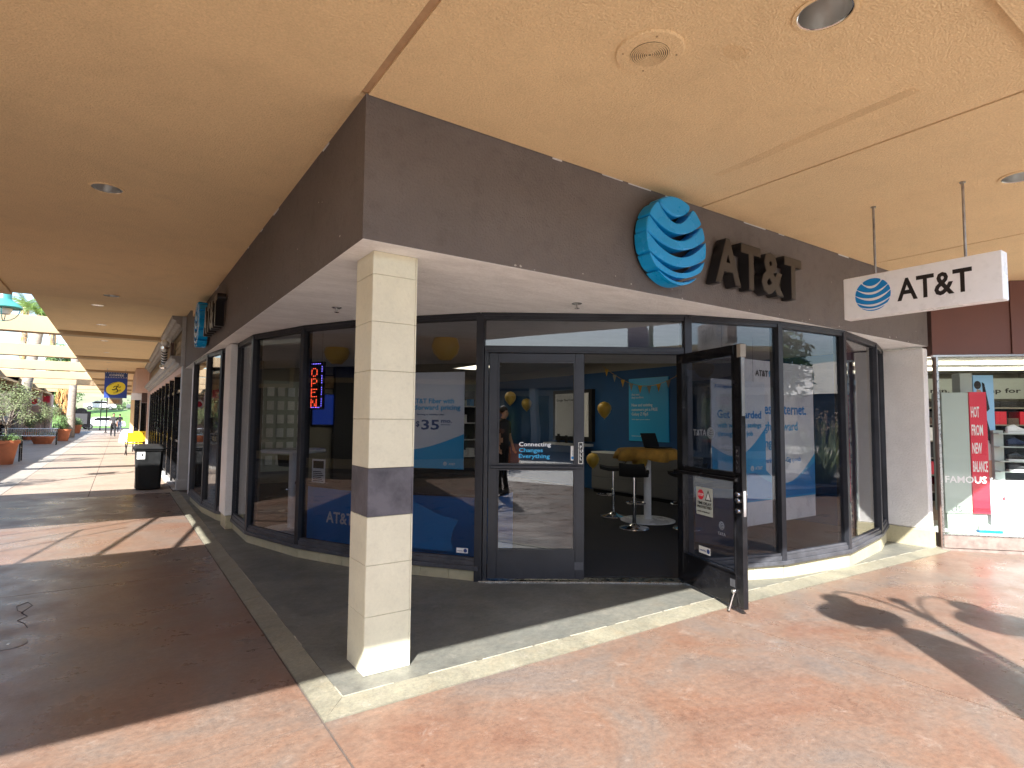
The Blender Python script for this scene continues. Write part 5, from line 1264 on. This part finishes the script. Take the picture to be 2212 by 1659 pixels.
# ---- benches
def slat_bench(x0, x1, y, lb, facing=-1, z=.45):
    t = thing('slatted_bench', ((x0+x1)/2, y, 0), lb, 'bench', 'metal slatted benches in the court'); n = int((x1-x0)/.085)
    for k in range(n+1):
        x = x0+(x1-x0)*k/n; mb = MB(); mb.tube([(x, y+facing*.42, z-.03), (x, y+facing*.36, z), (x, y+.0, z), (x, y-facing*.03, z+.06), (x, y-facing*.10, .84)], .0, 4) if False else None
        mb = MB(); w_ = .022
        mb.hexa([(x-w_, min(y, y+facing*.42), z-.008), (x+w_, min(y, y+facing*.42), z-.008), (x+w_, max(y, y+facing*.42), z-.008), (x-w_, max(y, y+facing*.42), z-.008), (x-w_, min(y, y+facing*.42), z+.004), (x+w_, min(y, y+facing*.42), z+.004), (x+w_, max(y, y+facing*.42), z+.004), (x-w_, max(y, y+facing*.42), z+.004)])
        mb.box(x-w_, y-facing*.05-.006, z+.004, x+w_, y-facing*.05+.006, .84); obj('slat', mb, 'steel', t)
    for z_ in (.84, z+.03): mb = MB(); mb.tube([(x0-.03, y-facing*.05, z_), (x1+.03, y-facing*.05, z_)], .018, 8); obj('rail', mb, 'steel', t)
    for x in (x0-.02, x1+.02):
        mb = MB(); mb.tube([(x, y-facing*.08, 0), (x, y-facing*.05, z), (x, y-facing*.05, .84)], .022, 8); mb.tube([(x, y+facing*.42, 0), (x, y+facing*.40, .65), (x, y-facing*.05, .68)], .022, 8); obj('end_frame', mb, 'black', t)
slat_bench(-4.85, -2.66, 38.6, 'long metal slatted bench across the court in front of the red planter')
slat_bench(-4.6, -2.66, 25.2, 'metal bench end showing behind the nearest olive pot')
slat_bench(-4.5, -3.2, 62, 'far dark bench beside the thick palm')

# ---- teal lamp
def bell_lamp_post(x, y, ax, arm, zr, h, lb, banner=False, col_='teal', pr=.045):
    t = thing('lamp_post', (x, y, 0), lb, 'lamp post'); ax = Vector(ax).normalized()
    mb = MB(); mb.lathe([(.17, 0), (.17, .05), (.12, .12), (.10, .6), (pr*1.3, .66)], (x, y, 0), 20); obj('pole_base', mb, col_, t, True)
    mb = MB(); mb.tube([(x, y, .6), (x, y, h)], [pr*1.15, pr*.8], 14); mb.ball((x, y, h+.05), .07); obj('pole', mb, col_, t, True)
    for s_ in (-1, 1):
        c = Vector((x, y, zr))+ax*s_*arm
        mb = MB(); k = 12
        mb.tube([Vector((x, y, zr-.35))+ax*s_*(arm*(.5-.5*math.cos(math.pi*i/k)))+ZV*(.95*math.sin(math.pi*i/k*.78)) for i in range(k+1)], .016, 8); obj('arm', mb, col_, t, True)
        mb = MB(); mb.lathe([(.30, 0), (.31, .02), (.24, .10), (.15, .16), (.12, .20), (.12, .40), (.09, .44), (.02, .47)], c, 28); obj('bell_shade', mb, col_, t, True)
        mb = MB(); mb.lathe([(.10, -.12), (.14, -.05), (.14, -.005)], c, 16); obj('lamp_glass', mb, 'white', t, True)
        for a in (0, math.pi/2): 
            d = Vector((math.cos(a), math.sin(a), 0)); mb = MB(); mb.tube([c+d*.26*math.cos(q)+ZV*(-.26*math.sin(q)) for q in [math.pi*i/12 for i in range(13)]], .009, 6); obj('guard_hoop', mb, col_, t, True)
    if banner:
        b = ax*1.0; nn = ax.cross(ZV); p = Vector((x, y, 0))
        mb = MB(); mb.slabpoly([(.05, 1.05), (.46, 1.05), (.46, h-.45), (.40, h-.50), (.22, h-.62), (.05, h-.95)], p, ax*banner, nn, -.01, .01); obj('banner', mb, 'bannerblue', t)
        for z_ in (1.05,): mb = MB(); mb.tube([p+ZV*z_, p+ZV*z_+ax*banner*.48], .012, 6); obj('banner_rod', mb, col_, t)
    return t
bell_lamp_post(-2.62, 15.5, (1, 0, 0), .58, 3.70, 4.3, 'teal bell lamp showing in the gap at the left edge above the beams')
perp = Vector((-SD.y, SD.x, 0))
bell_lamp_post(2.36, -1.35, perp, .52, 3.78, 4.15, 'twin bell lamp post behind the camera that throws its shadow on the pavement', banner=1)

# ---- left arcade across the court
la = thing('opposite_arcade', (-8, 40, 0), 'ochre arcade with dark shopfronts across the court on the left', 'building')
mb = MB(); mb.box(-9.5, 11.2, 3.62, -5.2, 70, 3.9); obj('ceiling', mb, 'stucco', la)
mb = MB(); mb.box(-5.45, 11.2, 3.50, -5.2, 70, 3.93); obj('eave_beam', mb, 'stucco', la)
mb = MB(); mb.box(-9.6, -12, 0, -9.4, 90, 3.9); obj('wall', mb, 'stucco', la)
for k in range(-6, 14):
    y = 13+k*4.1
    mb = MB(); mb.box(-9.39, y, .3, -9.37, y+3.4, 2.6); obj('window', mb, 'glass_dark', la); mb = MB(); mb.box(-9.385, y-.25, 0, -9.2, y-.1, 3.6); obj('pier', mb, 'taupe', la)
    mb = MB(); mb.box(-9.38, y+.3, 2.75, -9.25, y+3.0, 3.3); obj('sign_board', mb, ['browntile', 'cream', 'red', 'bannerblue'][k % 4], la)
mb = MB(); mb.box(-7.6, 68, 0, -5.2, 70, 3.9); obj('wall', mb, 'pinkst', la)
for k in range(8): mb = MB(); mb.box(-5.5, 18+k*7.15-.2, 0, -5.25, 18+k*7.15+.2, 3.5) if k % 2 else mb.box(-5.5, 18+k*7.15-.2, 0, -5.25, 18+k*7.15+.05, 3.5); obj('post', mb, 'pinkst', la)
t = thing('round_sign', (-5.7, 60, 2.7), 'round red and white emblem sign under the far left arcade', 'sign')
mb = MB(); mb.lathe([(.42, 0), (.42, .05)], (-5.7, 60, 2.72), 26, (0, -1, 0)); obj('disc', mb, 'signwhite', t); mb = MB(); mb.lathe([(.27, .05), (.27, .06)], (-5.7, 60, 2.72), 22, (0, -1, 0)); obj('emblem', mb, 'red', t)
mb = MB(); mb.tube([(-5.7, 60.02, 3.1), (-5.7, 60.02, 3.65)], .015, 6); obj('rod', mb, 'zinc', t)
t = thing('red_sign', (-5.5, 72, 3), 'small red box sign in front of the far pink wall', 'sign'); mb = MB(); mb.box(-5.9, 67.7, 2.75, -5.3, 67.95, 3.35); obj('box', mb, 'red', t)
text('lettering', 'T&T', Vector((-5.82, 67.69, 2.9)), UX, .28, 'white', t, .003, .01, .42) if False else None
# far end of the walkway: end beam, kiosk, lawn, cars
t = thing('directory_kiosk', (-3.3, 76, 0), 'dark directory board with an arched top at the end of the court', 'kiosk')
mb = MB(); mb.slabpoly([(-.85, .35), (.85, .35), (.85, 2.0), (.6, 2.02)]+[(.5*math.cos(a), 2.05+.35*math.sin(a)) for a in [k*math.pi/8 for k in range(9)]]+[(-.6, 2.02), (-.85, 2.0)], (-3.3, 76, 0), UX, Vector((0, -1, 0)), -.08, .08); obj('board', mb, 'black', t)
mb = MB(); mb.box(-3.85, 75.9, .7, -2.75, 75.915, 1.8); obj('map_panel', mb, 'cshirt', t)
for x in (-4.05, -2.55): mb = MB(); mb.box(x-.06, 75.95, 0, x+.06, 76.1, 2.0); obj('post', mb, 'black', t)
mb = MB(); k = 24
vs = []
for i in range(k+1):
    x = -60+120*i/k
    for y, z in ((92, .02), (96, .3), (104, 1.9), (112, 2.6), (114, 2.6)): vs.append((x, y, z+.15*math.sin(x*.2)*(z > .1)))
mb.add(vs, [(i*5+j, (i+1)*5+j, (i+1)*5+j+1, i*5+j+1) for i in range(k) for j in range(4)]); obj('lawn', mb, 'grassg', None, True, kind='structure', origin=(0, 92, 0))
mb = MB(); mb.box(-60, 114, 2.3, 60, 126, 2.62); obj('road', mb, 'asphalt', None, origin=(0, 114, 2.3), kind='structure')
mb = MB(); mb.box(-60, 79, -.05, 60, 91.9, .012); obj('car_park', mb, 'asphalt', None, origin=(0, 80, 0), kind='structure')
M['hill'] = mat('far_hill', (.20, .22, .13), .9, ns=.08, amt=.3)
mb = MB(); vs = []
for i in range(41):
    x = -300+15*i; h = 9+5*math.sin(i*.5)+3*math.sin(i*1.3+1)
    vs += [(x, 190, -1), (x, 230, h), (x, 320, h*1.5), (x, 420, -1)]
mb.add(vs, [(i*4+j, (i+1)*4+j, (i+1)*4+j+1, i*4+j+1) for i in range(40) for j in range(3)]); obj('hills', mb, 'hill', None, True, kind='structure', origin=(0, 190, 0))
def car(x, y, z, rz, mt, lb):
    t = thing('parked_car', (0, 0, 0), lb, 'car', 'cars parked beyond the court')
    prof = [(-2.2, .35), (-2.25, .75), (-2.1, .95), (-1.3, 1.05), (-.7, 1.42), (.7, 1.45), (1.4, 1.05), (2.15, .9), (2.25, .55), (2.2, .3)]
    mb = MB(); mb.slabpoly(prof, (0, 0, 0), UX, Vector((0, -1, 0)), -.85, .85); obj('body', mb, mt, t, bevel=.06)
    mb = MB(); mb.slabpoly([(-1.2, 1.04), (-.68, 1.37), (.66, 1.40), (1.28, 1.04)], (0, 0, 0), UX, Vector((0, -1, 0)), -.856, .856); obj('window', mb, 'black', t)
    for a in (-1.4, 1.4):
        for b in (-.8, .8): mb = MB(); mb.lathe([(.32, -.1), (.32, .1)], (a, b, .32), 16, (0, 1, 0)); w_ = obj('wheel', mb, 'rubber', t); mb = MB(); mb.lathe([(.19, -.105), (.19, .105)], (a, b, .32), 12, (0, 1, 0)); obj('rim', mb, 'steel', w_)
    t.location = (x, y, z); t.rotation_euler = (0, 0, rz)
car(-1.6, 84, .012, .25, 'carwhite', 'white car parked at the end of the walkway behind the walking person')
car(-2.6, 117, 2.62, 0, 'carwhite', 'white car on the road above the lawn, left'); car(3.2, 117.5, 2.62, 0, 'cardark', 'grey car on the road above the lawn'); car(-9, 118, 2.62, 0, 'carwhite', 'white car on the road above the lawn, far left')
for x, y, lb in ((-1.65, 78, 'thin dark post left of the walking person'), (-.95, 66, 'thin dark post close behind the walking person')):
    t = thing('sign_post', (x, y, 0), lb, 'post'); mb = MB(); mb.tube([(x, y, 0), (x, y, 3.3)], .05, 8); obj('pole', mb, 'black', t)
    mb = MB(); mb.lathe([(.12, 0), (.12, .04), (.05, .08)], (x, y, 0), 12); obj('foot', mb, 'black', t)

# ================================================================== PEOPLE
def person(loc, rz, lb, J, top, bottom, hair='hair', skin='skin', sleeve='skin', hgt=1.0, hands=True):
    """J: joint positions (local, facing -Y); one continuous skinned body"""
    t = thing('person', (0, 0, 0), lb, 'person')
    verts, edges, rad, tagm = [], [], [], []
    idx = {}
    def v(n, p, r, m_): idx[n] = len(verts); verts.append(Vector(p)); rad.append(r); tagm.append(m_)
    def e(a, b): edges.append((idx[a], idx[b]))
    v('pelvis', J['pelvis'], (.155, .11), 1); v('waist', J['waist'], (.135, .10), 0); v('chest', J['chest'], (.165, .115), 0); v('neckb', J['neck'], (.075, .065), 0)
    v('neck2', Vector(J['neck'])+Vector((0, -.01, .06)), (.052, .055), 2); H_ = Vector(J['head'])
    v('chin', H_+Vector((0, -.035, -.07)), (.055, .065), 2); v('head', H_+Vector((0, 0, .02)), (.078, .098), 2); v('crown', H_+Vector((0, .01, .09)), (.066, .08), 2)
    e('pelvis', 'waist'); e('waist', 'chest'); e('chest', 'neckb'); e('neckb', 'neck2'); e('neck2', 'chin'); e('chin', 'head'); e('head', 'crown')
    for s_ in 'LR':
        sx = 1 if s_ == 'L' else -1
        v('sh'+s_, J['sh'+s_], (.07, .07), 0); v('ua'+s_, Vector(J['sh'+s_]).lerp(Vector(J['el'+s_]), .55), (.052, .052), 0)
        v('el'+s_, J['el'+s_], (.043, .043), 3); v('wr'+s_, J['wr'+s_], (.028, .032), 3); v('ha'+s_, J['ha'+s_], (.022, .042), 2)
        e('chest', 'sh'+s_); e('sh'+s_, 'ua'+s_); e('ua'+s_, 'el'+s_); e('el'+s_, 'wr'+s_); e('wr'+s_, 'ha'+s_)
        v('hip'+s_, J['hip'+s_], (.105, .105), 1); v('kn'+s_, J['kn'+s_], (.068, .07), 1); v('an'+s_, J['an'+s_], (.045, .05), 1)
        v('to'+s_, Vector(J['an'+s_])+Vector((0, -.16, -.055)), (.045, .032), 4); v('hl'+s_, Vector(J['an'+s_])+Vector((0, .035, -.05)), (.04, .035), 4)
        e('pelvis', 'hip'+s_); e('hip'+s_, 'kn'+s_); e('kn'+s_, 'an'+s_); e('an'+s_, 'to'+s_); e('an'+s_, 'hl'+s_)
        if hands:
            h_ = Vector(J['ha'+s_]); d = (h_-Vector(J['wr'+s_])).normalized(); sd = d.cross(Vector((0, 1, 0)));
            sd = sd.normalized() if sd.length > .2 else Vector((1, 0, 0)); fl = d.cross(sd).normalized()
            for k, (off, ln) in enumerate(((-.030, .060), (-.010, .072), (.010, .068), (.028, .052))):
                v('f%d%s' % (k, s_), h_+sd*off+d*.03, (.009, .009), 2); v('g%d%s' % (k, s_), h_+sd*off+d*(.03+ln*.6)+fl*.012, (.008, .008), 2); v('k%d%s' % (k, s_), h_+sd*off+d*(.03+ln)+fl*.03, (.006, .006), 2)
                e('ha'+s_, 'f%d%s' % (k, s_)); e('f%d%s' % (k, s_), 'g%d%s' % (k, s_)); e('g%d%s' % (k, s_), 'k%d%s' % (k, s_))
            v('t'+s_, h_-sd*.045-d*.01, (.011, .011), 2); v('u'+s_, h_-sd*.06+d*.03+fl*.015, (.008, .008), 2); e('ha'+s_, 't'+s_); e('t'+s_, 'u'+s_)
    me = bpy.data.meshes.new('body'); me.from_pydata([tuple(p) for p in verts], edges, []); me.update()
    o = bpy.data.objects.new('body_tmp', me); col.objects.link(o)
    md = o.modifiers.new('skin', 'SKIN')
    for i, r in enumerate(rad): me.skin_vertices[0].data[i].radius = r
    me.skin_vertices[0].data[0].use_root = True
    md2 = o.modifiers.new('sub', 'SUBSURF'); md2.levels = 2; md2.render_levels = 2
    dg = bpy.context.evaluated_depsgraph_get(); m2 = bpy.data.meshes.new_from_object(o.evaluated_get(dg)); m2.name = 'body'
    bpy.data.objects.remove(o)
    for n_ in (top, bottom, skin, sleeve, 'cblack'): m2.materials.append(M[n_])
    while len(m2.materials) > 5: m2.materials.pop(index=0)
    segs = [(verts[a], verts[b], tagm[a], tagm[b]) for a, b in edges]
    for p in m2.polygons:
        c = p.center; best = 9; mi = 0
        for a, b, ta, tb in segs:
            ab = b-a; f = max(0, min(1, (c-a).dot(ab)/max(ab.length_squared, 1e-6))); d = (c-(a+ab*f)).length
            if d < best: best = d; mi = ta if f < (.5 if ta != 1 or tb != 0 else .35) else tb
        p.material_index = mi; p.use_smooth = True
    b = bpy.data.objects.new('body', m2); col.objects.link(b); b.parent = t
    mb = MB(); mb.ball(H_+Vector((0, .022, .055)), .086, .102, .092, 14, 10); obj('hair', mb, hair, t, True)
    mb = MB()
    for s_ in (-1, 1): mb.ball(H_+Vector((s_*.03, -.092, .01)), .011, .008, .008, 8, 6)
    obj('eyes', mb, 'letblk', t); mb = MB(); mb.ball(H_+Vector((0, -.105, -.018)), .011, .018, .02, 8, 6); obj('nose', mb, skin, t, True)
    mb = MB(); mb.box(H_.x-.022, H_.y-.096, H_.z-.058, H_.x+.022, H_.y-.088, H_.z-.051); obj('mouth', mb, 'red', t)
    t.location = loc; t.rotation_euler = (0, 0, rz); t.scale = (hgt,)*3
    return t
def pose(step=0., arms=None):
    J = dict(pelvis=(0, 0, .96), waist=(0, .005, 1.12), chest=(0, .01, 1.33), neck=(0, .01, 1.48), head=(0, -.01, 1.63))
    for s_, sx in (('L', 1), ('R', -1)):
        st = step*sx
        J['sh'+s_] = (sx*.175, .01, 1.41); J['el'+s_] = (sx*.235, .03+st*.10, 1.13); J['wr'+s_] = (sx*.25, -.06+st*.22, .90); J['ha'+s_] = (sx*.25, -.09+st*.25, .83)
        J['hip'+s_] = (sx*.09, 0, .90); J['kn'+s_] = (sx*.10, -.03-st*.18, .50); J['an'+s_] = (sx*.10, .02-st*.38, .085+(.05 if st < -.3 else 0))
    if arms: J.update(arms)
    return J
person((-.31, 52.8, 0), 0.1, 'person in charcoal top and black trousers walking on the sunlit walkway', pose(.55), 'cshirt', 'cblack', sleeve='skin')
person((.1, 67, 0), 3.2, 'person in a dark top and jeans further behind the walker', pose(.2), 'cblack', 'cdenim')
person((-5.6, 45, 0), .6, 'person in a white top standing in the shade behind the nearest olive tree', pose(.1), 'cwhite', 'cblack')
person((-3.35, 64.5, 0), 2.6, 'person in dark clothes beyond the thick palm trunk', pose(.3), 'cdenim', 'cblack')
phone_arms = dict(elL=(.30, -.12, 1.27), wrL=(.15, -.27, 1.46), haL=(.10, -.30, 1.50), elR=(-.30, -.12, 1.27), wrR=(-.15, -.27, 1.46), haR=(-.10, -.30, 1.50))
ph = person((-.42, -.55, 0), math.pi+.62, 'photographer in dark clothes holding a phone up, mirrored in the door glass', pose(.1, phone_arms), 'cshirt', 'cblack', sleeve='skin')
t = thing('phone', (-.02, -.06, 1.5), 'black phone held up by the photographer', 'phone')
fw = Vector((.56, .826, 0)); rt_ = Vector((.826, -.56, 0)); pc = Vector((0, 0, 1.5))-fw*.14
mb = MB(); q = [pc+rt_*a+fw*b for a, b in ((-.08, -.004), (.08, -.004), (.08, .004), (-.08, .004))]; mb.hexa([(a.x, a.y, 1.462) for a in q]+[(a.x, a.y, 1.538) for a in q]); obj('body', mb, 'black', t)
employee = person((6.9, 10.4, .03), 0.3, 'shop assistant in black behind the counter, dim through the door glass', pose(.0), 'cblack', 'cblack')

# ================================================================== BEHIND THE CAMERA (seen only as reflections)
jb = thing('jewellers_shop', (4, -15, 0), 'low shop building across the plaza behind the camera, mirrored in the glass', 'building')
mb = MB(); mb.box(-14, -20, 3.0, 14, -13.6, 4.3); obj('fascia', mb, 'jeweldark', jb); mb = MB(); mb.box(-14, -20, 0, 14, -15.6, 3.0); obj('wall', mb, 'jewel', jb)
mb = MB(); mb.box(-14.1, -20, 4.3, 14.1, -13.4, 4.5); obj('roof', mb, 'stucco', jb)
for k in range(9):
    x = -13.5+k*3.05; mb = MB(); mb.box(x, -15.6, .3, x+2.6, -15.57, 2.7); obj('window', mb, 'glass_dark', jb)
    mb = MB(); mb.box(x-.38, -14.1, 0, x-.08, -13.8, 3.0); obj('post', mb, 'jewel', jb)
text('lettering', 'jewelers', Vector((5.6, -13.58, 3.4)), Vector((-1, 0, 0)), .4, 'navy', jb, .03, .02, 2.6)
wb_ = thing('shop_block', (-14, -4, 0), 'shop block left of the plaza behind the camera', 'building')
mb = MB(); mb.box(-22, -22, 0, -14.5, -12.2, 4.4); obj('wall', mb, 'jewel', wb_)
for k in range(2): mb = MB(); mb.box(-14.49, -21+k*4, .4, -14.45, -18+k*4, 2.8); obj('window', mb, 'glass_dark', wb_)
t = thing('shop_block', (22, -12, 0), 'shop block right of the plaza behind the camera', 'building')
mb = MB(); mb.box(24, -30, 0, 32, 4, 4.2); obj('wall', mb, 'jewel', t)
for k in range(6): mb = MB(); mb.box(23.95, -28+k*5, .4, 23.99, -24.5+k*5, 2.8); obj('window', mb, 'glass_dark', t)
def pampas(x, y, lb, seed):
    rng = random.Random(seed); t = thing('pampas_grass', (x, y, 0), lb, 'grass clump'); mb = MB(); mp_ = MB()
    for k in range(130):
        a = rng.random()*6.28; l_ = rng.uniform(.7, 1.3); d = Vector((math.cos(a), math.sin(a), 0)); p = Vector((x, y, .0))+d*rng.random()*.25; s_ = Vector((-d.y, d.x, 0))*.012
        q = p+d*l_*.35+ZV*l_*.7; r_ = q+d*l_*.4-ZV*.05; mb.add([p-s_, p+s_, q+s_, q-s_], [(0, 1, 2, 3)]); mb.add([q-s_, q+s_, r_], [(0, 1, 2)])
    for k in range(34):
        a = rng.random()*6.28; d = Vector((math.cos(a), math.sin(a), 0)); p = Vector((x, y, 0))+d*.2; q = p+d*rng.uniform(.2, .7)+ZV*rng.uniform(1.1, 1.6); mb.tube([p, q], .006, 4)
        e = q+d*.25+ZV*.25
        for i in range(26): f = rng.random(); c = q.lerp(e, f)+Vector((rng.gauss(0, .03), rng.gauss(0, .03), rng.gauss(0, .03))); w_ = d*.05+ZV*rng.uniform(-.03, .05); s2 = Vector((-d.y, d.x, 0))*.006; mp_.add([c-s2, c+s2, c+w_], [(0, 1, 2)])
    obj('leaves', mb, 'olive', t, kind='stuff'); obj('plumes', mp_, 'pampas', t, kind='stuff')
for i, (x, y, lb) in enumerate(((12.5, -3.2, 'left'), (13.6, -2.6, 'middle'), (14.6, -3.4, 'right'), (13.2, -4.2, 'rear'), (11.6, -4.0, 'front'))): pampas(x, y, 'pampas grass clump in the plaza planter to the right, '+lb+' one', 60+i)
t = thing('plaza_planter', (13, -3.5, 0), 'low raised planter holding the pampas grass', 'planter'); mb = MB(); mb.prism([(10.8, -5), (15.4, -5), (15.4, -1.9), (10.8, -1.9)], -.15, .0+.02); obj('soil', mb, 'soil', t)
shrubpot(-4.2, -6.5, .5, .7, 'potted shrub behind the camera, mirrored near the fibre poster', 71, 1.0); shrubpot(-5.2, -8.0, .5, .7, 'potted shrub behind the camera beside the other one', 72, 1.0)
tree(-9, -9, 6.5, 2.2, 'plaza tree behind the camera to the left', 73, ls=.16); tree(18, -9, 6, 2.2, 'plaza tree behind the camera to the right', 74, ls=.16)
